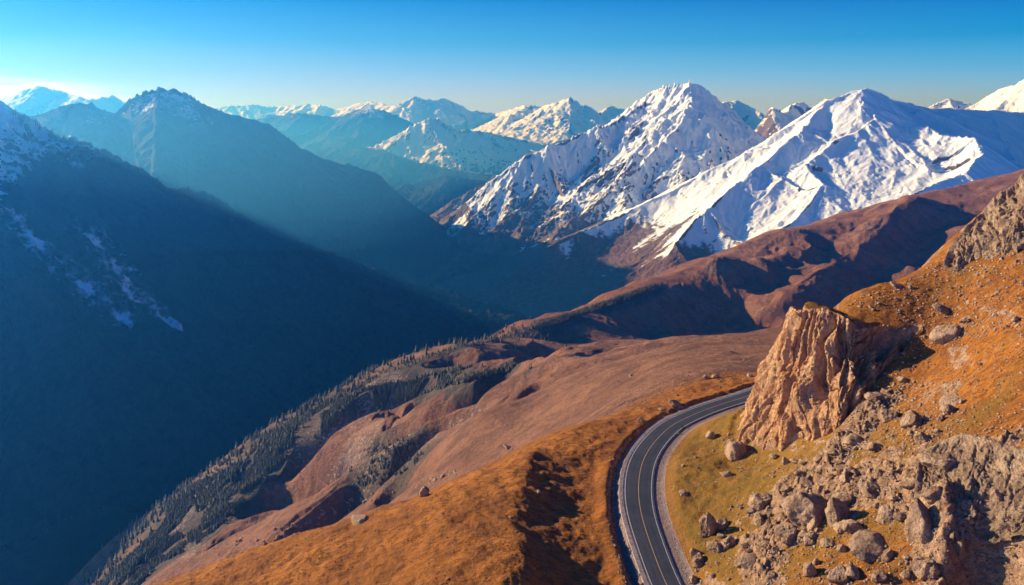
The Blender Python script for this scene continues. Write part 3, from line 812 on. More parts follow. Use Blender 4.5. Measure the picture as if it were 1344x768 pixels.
def place_rock(px, py, w, label, h=None, mi=None, rz=None, name='boulder', cat='boulder', group=None, sink=.34, tilt=.35):
    p = hit(px, py + (h or w * .7) * .25)
    if p is None: return None
    depth = p[1] * .98 + (-p[2]) * .19
    s = w / FPX * depth * .5
    sz = (h / w * 1.15) if h else .9
    me = ROCKS[mi if mi is not None else rr.randrange(12)]
    o = bpy.data.objects.new(name, me); COL.objects.link(o)
    o.rotation_euler = (rr.uniform(-tilt, tilt), rr.uniform(-tilt, tilt), rz if rz is not None else rr.uniform(0, 6.28))
    o.scale = (s, s, s * sz)
    o.location = (p[0], p[1] + s * .3, p[2] + s * sz * (.55 - sink))
    return tag(o, label, cat, group)
BIG = [
 (1000, 657, 38, 30, 'angular tan boulder with a dark right side on ochre grass below the cliff'),
 (1065, 668, 62, 64, 'huge ribbed brown boulder in the middle of the rubble below the cliff foot'),
 (1100, 676, 38, 50, 'tall lumpy boulder just right of the huge ribbed brown boulder'),
 (1030, 696, 30, 34, 'rough boulder at the lower left foot of the huge ribbed boulder'),
 (930, 690, 28, 40, 'upright slab boulder, leftmost of the rock cluster beside the gravel verge'),
 (948, 688, 21, 18, 'small pale-topped boulder leaning on the upright slab near the verge'),
 (941, 716, 22, 36, 'long pale upright rock right below the upright slab boulder'),
 (955, 712, 20, 30, 'dark ribbed rock to the right of the long pale upright rock'),
 (913, 726, 16, 16, 'low dark boulder at the very edge of the inner gravel verge'),
 (986, 737, 30, 24, 'wedge-shaped boulder lit on its left flank near the bottom of the slope'),
 (1018, 723, 14, 11, 'small cream-coloured boulder between the wedge-shaped rock and the larger ones'),
 (1065, 707, 22, 15, 'low dark-sided rock under the huge ribbed boulder'),
 (1088, 712, 20, 18, 'rounded egg-like boulder on open ochre turf under the tall lumpy boulder'),
 (1064, 748, 24, 28, 'knobbly boulder with a black hollow on its right near the bottom edge'),
 (1102, 757, 34, 24, 'wide pale rock cut by the bottom edge of the slope'),
 (1148, 585, 22, 18, 'grey boulder casting a long shadow on the open slope above the rubble'),
 (1212, 577, 26, 13, 'flat low boulder above the biggest pale boulder on the right'),
 (1240, 607, 50, 32, 'large pale domed boulder resting at the upper edge of the rock ledge'),
 (1107, 614, 20, 20, 'dark-faced boulder at the upper edge of the rubble below the cliff'),
 (1112, 629, 18, 16, 'cream slab under the dark-faced boulder'),
 (1165, 677, 28, 28, 'round pitted boulder halfway between two big boulders at the lower right'),
 (1141, 716, 52, 38, 'broad cracked boulder throwing a wide shadow to its right near the bottom'),
 (1213, 690, 54, 60, 'giant rounded boulder, tallest at the lower right, with its right half in shade'),
 (1120, 752, 26, 22, 'pale boulder low down under the broad cracked boulder'),
 (1217, 742, 34, 38, 'rough flat-faced boulder directly below the giant rounded boulder'),
 (1259, 720, 19, 36, 'narrow sunlit rock pillar standing in the dark hollow'),
 (1229, 650, 34, 24, 'lumpy boulder wedged between the giant boulder and the ledge'),
 (1144, 641, 32, 28, 'cluster-topped boulder above the round pitted one'),
 (1312, 655, 20, 26, 'jutting rock lit on its left in front of the ledge'),
 (1118, 690, 30, 26, 'broken rock with black gaps right of the tall lumpy boulder'),
 (1108, 655, 30, 22, 'dark rock on top of the rubble right above the tall lumpy boulder'),
 (1196, 635, 28, 14, 'flat pale outcrop on turf left of the ledge'),
 (1246, 438, 42, 32, 'lone big round boulder high on the orange slope'),
 (1239, 405, 28, 18, 'angular pale boulder above the lone round boulder'),
 (1270, 421, 15, 10, 'small grey boulder to the upper right of the lone round boulder'),
 (1334, 420, 13, 9, 'small white-topped boulder near the right edge of the upper slope'),
 (1149, 521, 30, 18, 'hollowed boulder at the upper end of the boulder scatter right of the cliff'),
 (1167, 545, 27, 22, 'grey rounded boulder under the hollowed one right of the cliff'),
 (1198, 552, 30, 24, 'pyramid-like boulder with black right side in the scatter right of the cliff'),
 (1249, 526, 32, 14, 'long low rock in the right-hand group on the middle slope'),
 (1247, 539, 26, 14, 'pale low rock just below the long low rock'),
 (1236, 549, 14, 10, 'small lit rock at the bottom of the right-hand group'),
 (1218, 548, 13, 9, 'small rock touching the shadow of the pyramid-like boulder'),
 (966, 588, 34, 44, 'leaning dark slab at the left foot of the cliff'),
 (954, 622, 15, 14, 'small dark-sided boulder on ochre grass below the leaning slab'),
 (1018, 598, 14, 16, 'small brown block at the middle of the cliff foot'),
 (1032, 606, 12, 12, 'dark block a step right of the brown block at the cliff foot'),
 (1119, 578, 30, 20, 'boulder with a dark cavity right of the cliff foot'),
 (1100, 548, 13, 14, 'dark boulder against the lower right flank of the cliff'),
 (933, 572, 17, 14, 'lone dark-faced boulder on ochre grass between road and cliff'),
 (897, 647, 13, 10, 'small grey boulder on ochre grass inside the bend of the road'),
 (889, 532, 26, 14, 'boulder at the outer edge of the road, its shadow falling across the lane'),
 (871, 537, 12, 7, 'low rock just left of the roadside boulder'),
 (842, 552, 15, 8, 'flat brown rock on the orange shoulder above the bend'),
 (557, 647, 17, 17, 'grey pyramid-shaped boulder near the edge of the orange spur'),
 (472, 683, 26, 14, 'low pale boulder on the orange spur casting a pointed shadow'),
 (667, 587, 14, 9, 'lone grey boulder on the pinkish moor beyond the orange spur'),
 (926, 495, 12, 7, 'dark rock in the stony patch above the far road'),
 (940, 494, 13, 8, 'pale rock beside the dark one above the far road'),
 (985, 493, 11, 6, 'dark rock close to where the road passes behind the cliff'),
 (708, 646, 8, 7, 'small pale boulder on the dark scalloped bank'),
 (1185, 500, 18, 9, 'pale flat rock halfway between the lone round boulder and the lower scatter'),
 (828, 493, 7, 4, 'tiny dark rock far out on the pinkish moor, left of the stony patch'),
 (1288, 478, 9, 5, 'small pale rock on smooth orange turf near the right edge'),
 (1178, 320 + 55, 18, 9, 'weathered rock on the skyline turf at the right'),
]
for i, (px, py, w, h, lab) in enumerate(BIG):
    place_rock(px, py, w, lab, h=h, mi=i % 12 if w > 24 else None)

# stones by zone: individual ones that show largest, then the countless small ones
def poly_sample(poly, n, seed):
    r = random.Random(seed); xs = [p[0] for p in poly]; ys = [p[1] for p in poly]; out = []
    while len(out) < n:
        x = r.uniform(min(xs), max(xs)); y = r.uniform(min(ys), max(ys)); c = False
        for i in range(len(poly)):
            (x0, y0), (x1, y1) = poly[i], poly[(i + 1) % len(poly)]
            if (y0 > y) != (y1 > y) and x < (x1 - x0) * (y - y0) / (y1 - y0) + x0: c = not c
        if c: out.append((x, y))
    return out
ZONES = [
 ([(905, 768), (905, 720), (945, 670), (1010, 620), (1080, 590), (1130, 600), (1230, 690), (1230, 768)], 110, 6, 22, 'medium rough stone in the boulder field below the cliff', 'stones in the boulder field below the cliff'),
 ([(1090, 590), (1120, 530), (1180, 500), (1260, 500), (1270, 560), (1200, 600)], 45, 4, 11, 'small pale stone on the orange slope to the right of the cliff', 'stones on the slope right of the cliff'),
 ([(1105, 398), (1180, 375), (1250, 330), (1344, 290), (1344, 430), (1260, 450), (1190, 440), (1170, 415)], 35, 3, 9, 'small pale stone on the upper slope beneath the skyline outcrop', 'stones on the upper slope'),
 ([(1240, 700), (1344, 690), (1344, 768), (1230, 768)], 20, 5, 12, 'shaded stone lying in the hollow under the ledge', 'stones in the hollow under the ledge'),
 ([(890, 560), (960, 560), (950, 640), (910, 660), (885, 620)], 10, 3, 6, 'small stone on the ochre grass between road and cliff', 'stones on the ochre grass by the road'),
 ([(270, 725), (400, 672), (520, 640), (600, 615), (605, 622), (520, 650), (420, 690), (290, 735)], 60, 3, 8, 'pale stone in the rubble along the rim of the orange spur', 'stones along the rim of the orange spur'),
 ([(430, 720), (600, 650), (700, 620), (690, 768), (430, 768)], 14, 2.5, 5, 'small stone half sunk in the orange grass of the spur', 'stones on the orange spur'),
 ([(800, 520), (880, 500), (985, 470), (985, 500), (880, 525), (800, 560)], 18, 2.5, 6, 'small brown stone in the stony patch above the far road', 'stones above the far road'),
 ([(800, 600), (812, 600), (812, 680), (850, 768), (815, 768), (797, 690)], 24, 3, 6, 'ragged grey stone along the outer ditch of the road', 'stones along the outer ditch'),
]
for zi, (poly, n, a, b, lab, grp) in enumerate(ZONES):
    for px, py in poly_sample(poly, n, 40 + zi):
        w = a + (b - a) * rr.random() ** 2
        place_rock(px, py, w, lab, h=w * rr.uniform(.5, .85), mi=6 + rr.randrange(6), name='stone', cat='stone', group=grp, sink=.15)
def merge_scatter(name, metas, T, mat, label):
    """T: list of (mesh index, 4x4) -> one mesh (uncountable small things)"""
    vs, fs, o_ = [], [], 0
    cache = []
    for me in metas:
        v = np.empty(len(me.vertices) * 3, F32); me.vertices.foreach_get('co', v)
        f = np.empty(len(me.polygons) * 3, np.int32); me.polygons.foreach_get('vertices', f)
        cache.append((v.reshape(-1, 3), f.reshape(-1, 3)))
    for k, M in T:
        v, f = cache[k]; M = np.array(M)
        vs.append(v @ M[:3, :3].T + M[:3, 3]); fs.append(f + o_); o_ += len(v)
    o = mesh_np(name, np.vstack(vs), np.vstack(fs), mat)
    return tag(o, label, kind='stuff')
T = []
DENS = [(ZONES[0][0], 2600, .6, 4.5), (ZONES[1][0], 1500, .7, 5), ([(1090, 600), (1130, 500), (1200, 440), (1344, 400), (1344, 580), (1200, 600)], 2400, .7, 5), (ZONES[2][0], 2000, .7, 5), ([(1000, 768), (1100, 640), (1230, 600), (1344, 600), (1344, 768)], 1500, .8, 5), (ZONES[3][0], 400, 1, 4), (ZONES[5][0], 1800, .8, 3.6),
        ([(180, 768), (300, 700), (560, 625), (760, 560), (830, 560), (800, 768)], 700, .5, 1.8), (ZONES[7][0], 500, .6, 2), (ZONES[8][0], 700, .8, 3.0), ([(880, 600), (960, 560), (1000, 620), (930, 690), (900, 700)], 260, .6, 2.4),
        ([(868, 590), (880, 575), (892, 600), (885, 660), (912, 730), (925, 768), (900, 768), (872, 680)], 900, .5, 2.0),
        ([(940, 560), (1100, 560), (1130, 600), (1030, 640), (960, 620)], 1400, .7, 3.4), ([(1200, 590), (1344, 580), (1344, 690), (1220, 680)], 500, 1, 3.5)]
rs = random.Random(9)
for di, (poly, n, a, b) in enumerate(DENS):
    for px, py in poly_sample(poly, n, 90 + di):
        p = hit(px, py)
        if p is None or p[1] > 600: continue
        s = (a + (b - a) * rs.random() ** 3) / FPX * math.hypot(p[1], p[2]) * .55
        M = Matrix.Translation((p[0], p[1], p[2] + s * .15)) @ Matrix.Rotation(rs.uniform(0, 6.28), 4, 'Z') @ Matrix.Rotation(rs.uniform(-.5, .5), 4, 'X') @ Matrix.Diagonal((s, s * rs.uniform(.6, 1), s * rs.uniform(.5, .9), 1))
        T.append((rs.randrange(5), M))
for me in SMALL: me.materials.clear(); me.materials.append(M_PALE)
merge_scatter('scattered_stones', SMALL, T, M_PALE, 'countless small stones strewn over the hillside')

# low dark scrub and grass tussocks: small lumpy clumps over turf and moor
s = NT('dry_scrub', .95, .05); M_SCRUB = s.done(s.mix(s.rng(s.noise(.6, 4, .7), .35, .65), (.060, .034, .013), (.15, .075, .02)))
s = NT('moor_scrub', .95, .05); M_MSCRUB = s.done(s.mix(s.rng(s.noise(.2, 4, .7), .35, .65), (.055, .036, .027), (.13, .07, .04)))
def clump(seed):
    bm = bmesh.new(); bmesh.ops.create_icosphere(bm, subdivisions=1, radius=1.0); r_ = random.Random(seed)
    for v in bm.verts:
        k = r_.uniform(.6, 1.25); v.co = (v.co.x * k, v.co.y * k, max(-.3, v.co.z * r_.uniform(.4, .95)))
    me = bpy.data.meshes.new('clump'); bm.to_mesh(me); bm.free(); return me
CL = [clump(i) for i in range(5)]
def scrub(name, label, mat, zones, seed, far):
    r_ = random.Random(seed); T = []
    for zi, (poly, n, a, b) in enumerate(zones):
        for px, py in poly_sample(poly, n, seed + zi):
            p = hit(px, py)
            if p is None or (p[1] > 620) != far and zi >= 0 and far is not None: continue
            dd = math.hypot(p[1], p[2])
            if fbm(np.array([p[0] / (dd * .03)], F32), np.array([p[1] / (dd * .03)], F32), 3, 6)[0] < r_.uniform(-.5, .35): continue
            if not far and (np.hypot(ROAD[:, 0] - p[0], ROAD[:, 1] - p[1]).min() < 8.5): continue
            s_ = (a + (b - a) * r_.random() ** 2.5) / FPX * dd * .55
            T.append((r_.randrange(5), Matrix.Translation((p[0], p[1], p[2])) @ Matrix.Rotation(r_.uniform(0, 6.28), 4, 'Z') @ Matrix.Diagonal((s_, s_ * r_.uniform(.6, 1), s_ * r_.uniform(.4, .8), 1))))
    merge_scatter(name, CL, T, mat, label)
scrub('dry_scrub', 'dark tussocks and low scrub on the near turf', M_SCRUB, [
    ([(180, 768), (300, 705), (560, 625), (760, 560), (830, 560), (800, 768)], 5200, .8, 3.0),
    ([(880, 600), (960, 550), (1000, 620), (940, 690), (905, 700)], 900, .7, 2.4),
    ([(1000, 768), (1000, 640), (1130, 520), (1200, 440), (1100, 400), (1344, 290), (1344, 768)], 7500, .8, 3.2),
    ([(830, 545), (985, 480), (985, 510), (850, 560)], 500, .7, 2.2)], 300, None)
scrub('moor_scrub', 'dark heath clumps over the brown moorland', M_MSCRUB, [
    ([(300, 700), (420, 590), (600, 520), (760, 470), (1000, 450), (985, 480), (840, 545), (700, 595), (560, 640), (400, 680)], 6000, .7, 2.2),
    ([(600, 480), (700, 445), (1000, 440), (1000, 455), (700, 475)], 1200, .6, 1.8),
    ([(760, 430), (850, 378), (1050, 303), (1340, 235), (1200, 330), (1020, 440), (800, 445)], 2500, .5, 1.5)], 340, True)

# roadside marker post
s = NT('post_plastic', .5, .4); MP = s.done((.16, .15, .15)); s = NT('post_band', .5, .4); MPB = s.done((.75, .72, .66))
def box(name, c, d, mat, parent):
    v = np.array([(x, y, z) for x in (-1, 1) for y in (-1, 1) for z in (-1, 1)], float) * np.array(d) / 2 + np.array(c)
    f = np.array([(0, 1, 3, 2), (4, 6, 7, 5), (0, 4, 5, 1), (2, 3, 7, 6), (0, 2, 6, 4), (1, 5, 7, 3)])
    return mesh_np(name, v, f, mat, smooth=False, parent=parent)
k = int(np.argmin([abs(proj(p)[1] - 664) for p in ROAD]))
q = ROAD[k][:2] + RN[k] * (HW[k] + .9)
e = bpy.data.objects.new('marker_post', None); COL.objects.link(e); e.location = (q[0], q[1], ROAD[k][2] + .04)
tag(e, 'short dark marker post on the outer shoulder of the bend', 'marker post')
box('post', (0, 0, .55), (.22, .16, 1.1), MP, e); box('post_cap', (0, 0, 1.13), (.28, .22, .1), MP, e); box('reflector_band', (0, -.092, .85), (.2, .02, .22), MPB, e)
# ------------------------------------------------------------------ conifers on the middle slopes
s = NT('conifer_needles', .95, .1)
MT = s.done(s.mix(s.rng(s.noise(.9, 3, .7), .35, .65), (.085, .095, .070), (.15, .145, .11)))
s = NT('conifer_bark', .95, .1); MTB = s.done((.09, .06, .045))
def conifer(seed, tiers=6, sides=8):
    r = random.Random(seed); V, Fc, mi = [], [], []
    def ring(z, rad, jag):
        i0 = len(V)
        for k in range(sides):
            a = 6.2832 * k / sides + r.uniform(-.2, .2); q = rad * (1 + (jag if k % 2 else -jag) * r.uniform(.5, 1.2))
            V.append((q * math.cos(a), q * math.sin(a), z + r.uniform(-.015, .015)))
        return i0
    # trunk
    a = ring(0, .022, 0); b = ring(.35, .016, 0)
    for k in range(sides): Fc.append((a + k, a + (k + 1) % sides, b + (k + 1) % sides)); mi.append(1); Fc.append((a + k, b + (k + 1) % sides, b + k)); mi.append(1)
    for t in range(tiers):
        z0 = .10 + .80 * t / tiers; rad = .20 * (1 - t / (tiers + .6)) * r.uniform(.8, 1.15); z1 = z0 + .26 - .06 * t / tiers
        a = ring(z0, rad, .35); V.append((r.uniform(-.01, .01), r.uniform(-.01, .01), min(z1, 1.0) if t < tiers - 1 else 1.0)); c = len(V) - 1
        V.append((0, 0, z0 + .04)); d = len(V) - 1
        for k in range(sides):
            Fc.append((a + k, a + (k + 1) % sides, c)); mi.append(0); Fc.append((a + (k + 1) % sides, a + k, d)); mi.append(0)
    me = bpy.data.meshes.new('pine_tree'); me.from_pydata(V, [], Fc); me.materials.append(MT); me.materials.append(MTB)
    me.polygons.foreach_set('material_index', mi); me.update()
    return me
TREES = [conifer(i) for i in range(6)]
TZ = [
 ([(320, 607), (345, 572), (420, 530), (470, 512), (520, 503), (575, 500), (530, 528), (470, 548), (440, 560), (390, 590), (350, 602)], 5200, 'forest strip under the grassy brow, high on the middle slope'),
 ([(192, 694), (240, 642), (320, 607), (352, 600), (380, 600), (330, 640), (290, 662), (240, 690), (200, 710)], 5200, 'forest strip on the slope above the dark valley'),
 ([(125, 772), (200, 702), (262, 678), (310, 655), (330, 660), (290, 690), (250, 720), (210, 740), (180, 772)], 5200, 'forest strip low on the left slope'),
 ([(545, 497), (600, 482), (690, 478), (700, 484), (620, 500), (560, 516), (520, 532)], 1100, 'forest strip by the far gully'),
 ([(696, 432), (740, 415), (800, 396), (860, 374), (868, 378), (820, 398), (770, 412), (720, 434)], 2000, 'woods behind the brown ridge'),
 ([(420, 531), (500, 488), (600, 454), (690, 436), (700, 440), (600, 459), (505, 492), (430, 532)], 300, 'thin line along the valley brow'),
 ([(440, 640), (480, 590), (530, 575), (560, 600), (500, 640)], 240, 'grove in the dark gully'),
]
cand = []
rt = random.Random(12)
for zi, (poly, n, g) in enumerate(TZ):
    for px, py in poly_sample(poly, n, 200 + zi):
        p = hit(px, py)
        if p is None or p[1] < 420: continue
        # they stand in drifts
        if fbm(np.array([p[0] / 45.], F32), np.array([p[1] / 45.], F32), 3, 4)[0] < -.12 and zi not in (4, 5): continue
        hgt = rt.uniform(3.2, 6.8) * (1.0 if zi != 4 else 1.4) * (1 if rt.random() > .15 else .6)
        cand.append((hgt / math.hypot(p[1], p[2]), hgt, p, g))
# the fall of the slope away from the view is covered too
for (px, py, Y) in [(690, 437, 1500), (600, 455, 1300), (500, 487, 1150), (420, 530, 1080), (320, 602, 1040), (200, 692, 1030), (130, 768, 980)]:
    c = at(px, py, Y)
    for k in range(150):
        x = c[0] + rt.gauss(-50, 70); y = c[1] + rt.gauss(60, 60)
        cand.append((0.0, rt.uniform(7, 12), (x, y, float(gz(x, y))), ''))
cand.sort(key=lambda c: -c[0])
T = []
for i, (_, hgt, p, g) in enumerate(cand):
    k = rt.randrange(6); w = hgt * rt.uniform(.85, 1.3)
    if i < 300:
        o = bpy.data.objects.new('pine_tree', TREES[k]); COL.objects.link(o)
        o.location = (p[0], p[1], p[2] - .3); o.rotation_euler = (0, 0, rt.uniform(0, 6.28)); o.scale = (w, w, hgt)
        tag(o, 'small dark conifer in the ' + g, 'conifer', 'conifers in the ' + g)
    else:
        T.append((k, Matrix.Translation((p[0], p[1], p[2] - .3)) @ Matrix.Rotation(rt.uniform(0, 6.28), 4, 'Z') @ Matrix.Diagonal((w, w, hgt, 1))))
merge_scatter('forest', TREES, T, MT, 'dark conifer forest covering the gullies of the middle slope')
# darker ground colour where the trees stand
tx = np.array([c[2][0] for c in cand]); ty = np.array([c[2][1] for c in cand])
hb, xe, ye = np.histogram2d(tx, ty, bins=(260, 260), range=((-900, 1700), (300, 2900)))
for _ in range(2): hb = (hb + np.roll(hb, 1, 0) + np.roll(hb, -1, 0) + np.roll(hb, 1, 1) + np.roll(hb, -1, 1)) / 5
me = BROWN.data; co = np.empty(len(me.vertices) * 3, F32); me.vertices.foreach_get('co', co); co = co.reshape(-1, 3)
ii = np.clip(((co[:, 0] + 900) / 10).astype(int), 0, 259); jj = np.clip(((co[:, 1] - 300) / 10).astype(int), 0, 259)
me.attributes['forest'].data.foreach_set('value', np.clip(hb[ii, jj] * .9, 0, .85).astype(F32))
import time; print('T0', time.process_time())
# ------------------------------------------------------------------ mountains
M_FLOOR = mat_mountain('valley_floor_ground', (.03, .03, .028), (.022, .025, .02), (.02, .024, .018), 5000, 20)
def mountain(name, label, ridges, mat, arange, rrange, da, slope=.72, A=1500., spur=None, ero=(420, 60), warp=(900, 90), snow=None, seed=0, floor=-1250, rough=1.0, extra=None, chutes=(), drop=0.0):
    """ridges: list of (polyline of (px, py, Y) or world points, slope factor)."""
    X, Y = polar(rrange[0], rrange[1], da * .9, RAD(arange[0]), RAD(arange[1]), da)
    wl, wa = warp
    wx = X + wa * fbm(X / wl, Y / wl, 4, seed); wy = Y + wa * fbm(X / wl + 31, Y / wl + 7, 4, seed + 2)
    rnd = random.Random(seed + 11)
    lines = []
    for R in ridges:
        P = R[0] if isinstance(R[0], np.ndarray) else np.array([at(*p) for p in R[0]])
        sl = R[1] if len(R) > 1 else slope
        ns = R[2] if len(R) > 2 else (spur[0] if spur else 0)
        lines.append((P, sl))
        if ns:
            seg = np.linalg.norm(np.diff(P[:, :2], axis=0), axis=1); L = np.r_[0, np.cumsum(seg)]
            t = spur[1] * .5
            while t < L[-1]:
                c = np.array([np.interp(t, L, P[:, k]) for k in range(3)])
                c2 = np.array([np.interp(t + 10, L, P[:, k]) for k in range(3)])
                dv = (c2 - c)[:2]; dv = dv / (np.linalg.norm(dv) + 1e-6)
                for sg in (1, -1):
                    if rnd.random() < .15: continue
                    an = math.atan2(dv[1], dv[0]) + sg * RAD(rnd.uniform(50, 85))
                    if math.sin(an) > .2: continue      # the far side stays plain, the skyline keeps its drawn shape
                    ln = spur[2] * rnd.uniform(.6, 1.25)
                    fall = slope * rnd.uniform(.55, .8)
                    pts = [c - np.array((0, 0, rnd.uniform(10, 40)))]
                    for q in range(1, 6):
                        an += rnd.uniform(-.28, .28)
                        p = pts[-1] + np.array((math.cos(an), math.sin(an), 0)) * ln / 5
                        p[2] -= fall * ln / 5 * rnd.uniform(.6, 1.4)
                        pts.append(p)
                    lines.append((np.array(pts), slope * 1.1))
                t += spur[1] * rnd.uniform(.6, 1.4)
    Hh = np.full(X.shape, -9999., F32)
    k = 28.0
    for P, sl in lines:
        lo = P[:, :2].min(0) - 4500; hi = P[:, :2].max(0) + 4500
        d, z, _, _ = poly_dist(wx, wy, P)
        hh = z - A * (1 - np.exp(-d * sl / A))
        # smooth maximum
        m = np.maximum(Hh, hh); Hh = m + k * np.exp(-np.abs(Hh - hh) / k) * .5
    Hh = Hh + rough * fbm(X / 700, Y / 700, 5, seed + 1, .5, True) * 45 * sstep(0, 400, 0 * X + 400)
    gx, gy = slope_of(Hh, X, Y)
    gm = np.sqrt(gx ** 2 + gy ** 2)
    e = erosion(X / ero[0], Y / ero[0], gx * 1.4, gy * 1.4, 5, .52, 1.1, seed, True)
    Hh = Hh + e * ero[1] * np.clip(gm * 1.8, .2, 1.1)
    Hh = Hh + rough * fbm(X / 90, Y / 90, 4, seed + 4, .55) * 9
    if extra is not None: Hh = extra(X, Y, Hh)
    Hh = np.maximum(Hh - drop, floor - 60)
    gx, gy = slope_of(Hh, X, Y)
    gm = np.sqrt(gx ** 2 + gy ** 2)
    sn = snow(X, Y, Hh, gm, e) if snow else np.full(X.shape, -5., F32)
    for pts, w in chutes:
        # frosted scree chutes: traced down the finished face, point by point
        q = []
        for px, py in pts:
            a_, b_, c_ = ray(px, py); t_ = np.argmax([Hh[i_, j_] > c_ / b_ * Y[i_, j_] for i_, j_ in [(i_, int(np.clip((math.atan2(a_, b_) - RAD(arange[0])) / RAD(arange[1] - arange[0]) * (X.shape[1] - 1), 0, X.shape[1] - 1))) for i_ in range(X.shape[0])]])
            j_ = int(np.clip((math.atan2(a_, b_) - RAD(arange[0])) / RAD(arange[1] - arange[0]) * (X.shape[1] - 1), 0, X.shape[1] - 1))
            q.append((X[t_, j_], Y[t_, j_], 0))
        d_ = poly_dist(X + 25 * noise(X / 120, Y / 120, 1), Y, np.array(q), False, 200)[0]
        sn = np.maximum(sn, np.where(d_ < w * 3, -.15 + .25 * np.exp(-(d_ / w) ** 2), -9) + .35 * fbm(X / 60, Y / 60, 3, 2))
    o = mesh_from_grid(name, np.stack([X, Y, Hh], -1), mat, dict(snow=sn), keep=Hh > floor - 30)
    tag(o, kind='structure', label=label)
    return o
def snowf(line, span, steep=.95, k=1.0, noise_amp=.8, gul=-.35, cap=3.0):
    def f(X, Y, Z, g, e):
        return np.clip((Z - line) / span + noise_amp * fbm(X / 500, Y / 500, 4, 5) + gul * e - k * np.maximum(0, g - steep) * 2.5, -3, cap)
    return f

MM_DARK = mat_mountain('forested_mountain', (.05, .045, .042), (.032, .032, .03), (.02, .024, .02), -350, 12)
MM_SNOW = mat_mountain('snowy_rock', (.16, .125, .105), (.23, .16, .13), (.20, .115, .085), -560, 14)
MM_PEAK = mat_mountain('rocky_peak', (.16, .125, .105), (.23, .16, .13), (.075, .055, .045), -800, 14)  # dark low tone: valley shadow painted into the colour of the foot
MM_FAR = mat_mountain('distant_snowy_rock', (.13, .11, .10), (.20, .16, .14), (.16, .11, .09), -900, 30)

def shoulder_snow(X, Y, Z, g, e):
    lim = at(190, 262, 3300)[0]
    line = np.where(X < lim, 0, 0) - 235 + 150 * sstep(lim - 60, lim + 60, X)
    return np.clip((Z - line) / 130 + .9 * fbm(X / 400, Y / 400, 4, 5) - .6 * e - 1.6 * np.maximum(0, g - .95), -3, 1.5)
# left near mountain
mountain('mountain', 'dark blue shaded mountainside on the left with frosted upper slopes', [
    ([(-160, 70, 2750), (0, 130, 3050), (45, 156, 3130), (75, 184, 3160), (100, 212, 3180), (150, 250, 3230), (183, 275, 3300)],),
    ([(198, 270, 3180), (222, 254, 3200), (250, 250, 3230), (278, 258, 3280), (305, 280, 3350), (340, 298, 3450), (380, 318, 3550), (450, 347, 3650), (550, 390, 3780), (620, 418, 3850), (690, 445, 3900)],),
    ([(-160, 70, 2750), (-330, 120, 2300), (-560, 200, 1800)],)],  # unseen ridge out of frame, added to cast shadow over the valley
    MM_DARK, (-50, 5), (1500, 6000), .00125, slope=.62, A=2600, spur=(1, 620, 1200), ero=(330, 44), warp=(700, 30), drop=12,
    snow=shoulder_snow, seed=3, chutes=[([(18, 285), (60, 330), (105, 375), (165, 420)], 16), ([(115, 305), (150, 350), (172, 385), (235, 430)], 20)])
# second mountain behind it
mountain('mountain', 'hazy blue snow-dusted mountain in the upper left, its long right shoulder running down into the valley', [
    ([(-60, 165, 4876), (30, 152, 4968), (85, 136, 5060), (122, 130, 5106), (150, 146, 5152), (172, 126, 5198), (210, 113, 5244), (245, 118, 5290), (262, 130, 5336), (300, 148, 5428), (360, 163, 5520), (400, 192, 5612), (450, 213, 5704), (500, 228, 5796), (530, 255, 5796), (580, 300, 5658), (640, 345, 5428), (700, 400, 5060)],)],
    MM_DARK, (-40, 5), (3400, 9000), .0013, slope=.56, A=2800, spur=(1, 1700, 2300), ero=(600, 36), warp=(1300, 60), rough=.6, drop=18,
    snow=snowf(190, 330, .85, 1, .9), seed=5)
# far left peaks
mountain('mountain', 'small pale hazy peak low on the left horizon', [
    ([(-60, 150, 13500), (10, 126, 13000), (52, 114, 13000), (90, 122, 13000), (118, 134, 12500), (150, 126, 14000), (175, 140, 13500)],)],
    MM_FAR, (-38, -18), (10500, 16000), .0013, slope=.55, A=2500, spur=(1, 1200, 2000), ero=(700, 60), warp=(1500, 110),
    snow=snowf(-200, 400), seed=6)
# far ranges along the horizon
mountain('mountain', 'long chain of far pale peaks along the middle horizon', [
    ([(280, 142, 24000), (330, 138, 24000), (370, 141, 24000), (420, 137, 23000), (440, 145, 23000), (485, 133, 22000), (520, 140, 21000), (545, 127, 20000), (558, 130, 20000), (566, 131, 20000), (590, 131, 20500), (620, 145, 20500), (650, 150, 21000), (690, 138, 18000), (712, 141, 18000), (745, 131, 16000), (765, 138, 16000), (790, 147, 16500), (802, 139, 19000), (825, 146, 19000), (860, 150, 19000)],)],
    MM_FAR, (-24, 14), (14500, 27500), .0013, slope=.55, A=2600, spur=(1, 1500, 3200), ero=(1100, 110), warp=(1800, 90),
    snow=snowf(-500, 500, 1.0, 1, .8), seed=7)
mountain('mountain', 'rounded mid-distance mountain with a few sunlit snow patches in the centre', [
    ([(420, 215, 10600), (490, 190, 10900), (560, 160, 11200), (575, 156, 11300), (600, 170, 11500), (640, 175, 11700), (690, 185, 12000), (740, 200, 12300), (790, 215, 12500)],)],
    MM_FAR, (-16, 10), (8500, 15000), .0013, slope=.52, A=2300, spur=(1, 1100, 2300), ero=(700, 80), warp=(1300, 110),
    snow=snowf(-650, 380, 1.0, 1, .7), seed=8)
mountain('mountain', 'low blue hazy ridge with a pointed top in front of the far chain', [
    ([(330, 158, 15500), (395, 148, 15000), (440, 156, 15000), (484, 140, 14500), (520, 154, 14500), (560, 172, 14000), (600, 195, 13500)],)],
    MM_DARK, (-19, -2), (12500, 17500), .0013, slope=.5, A=2300, spur=(1, 1300, 2000), ero=(800, 60), warp=(1500, 90),
    snow=snowf(300, 400, .9, 1, .6), seed=9)
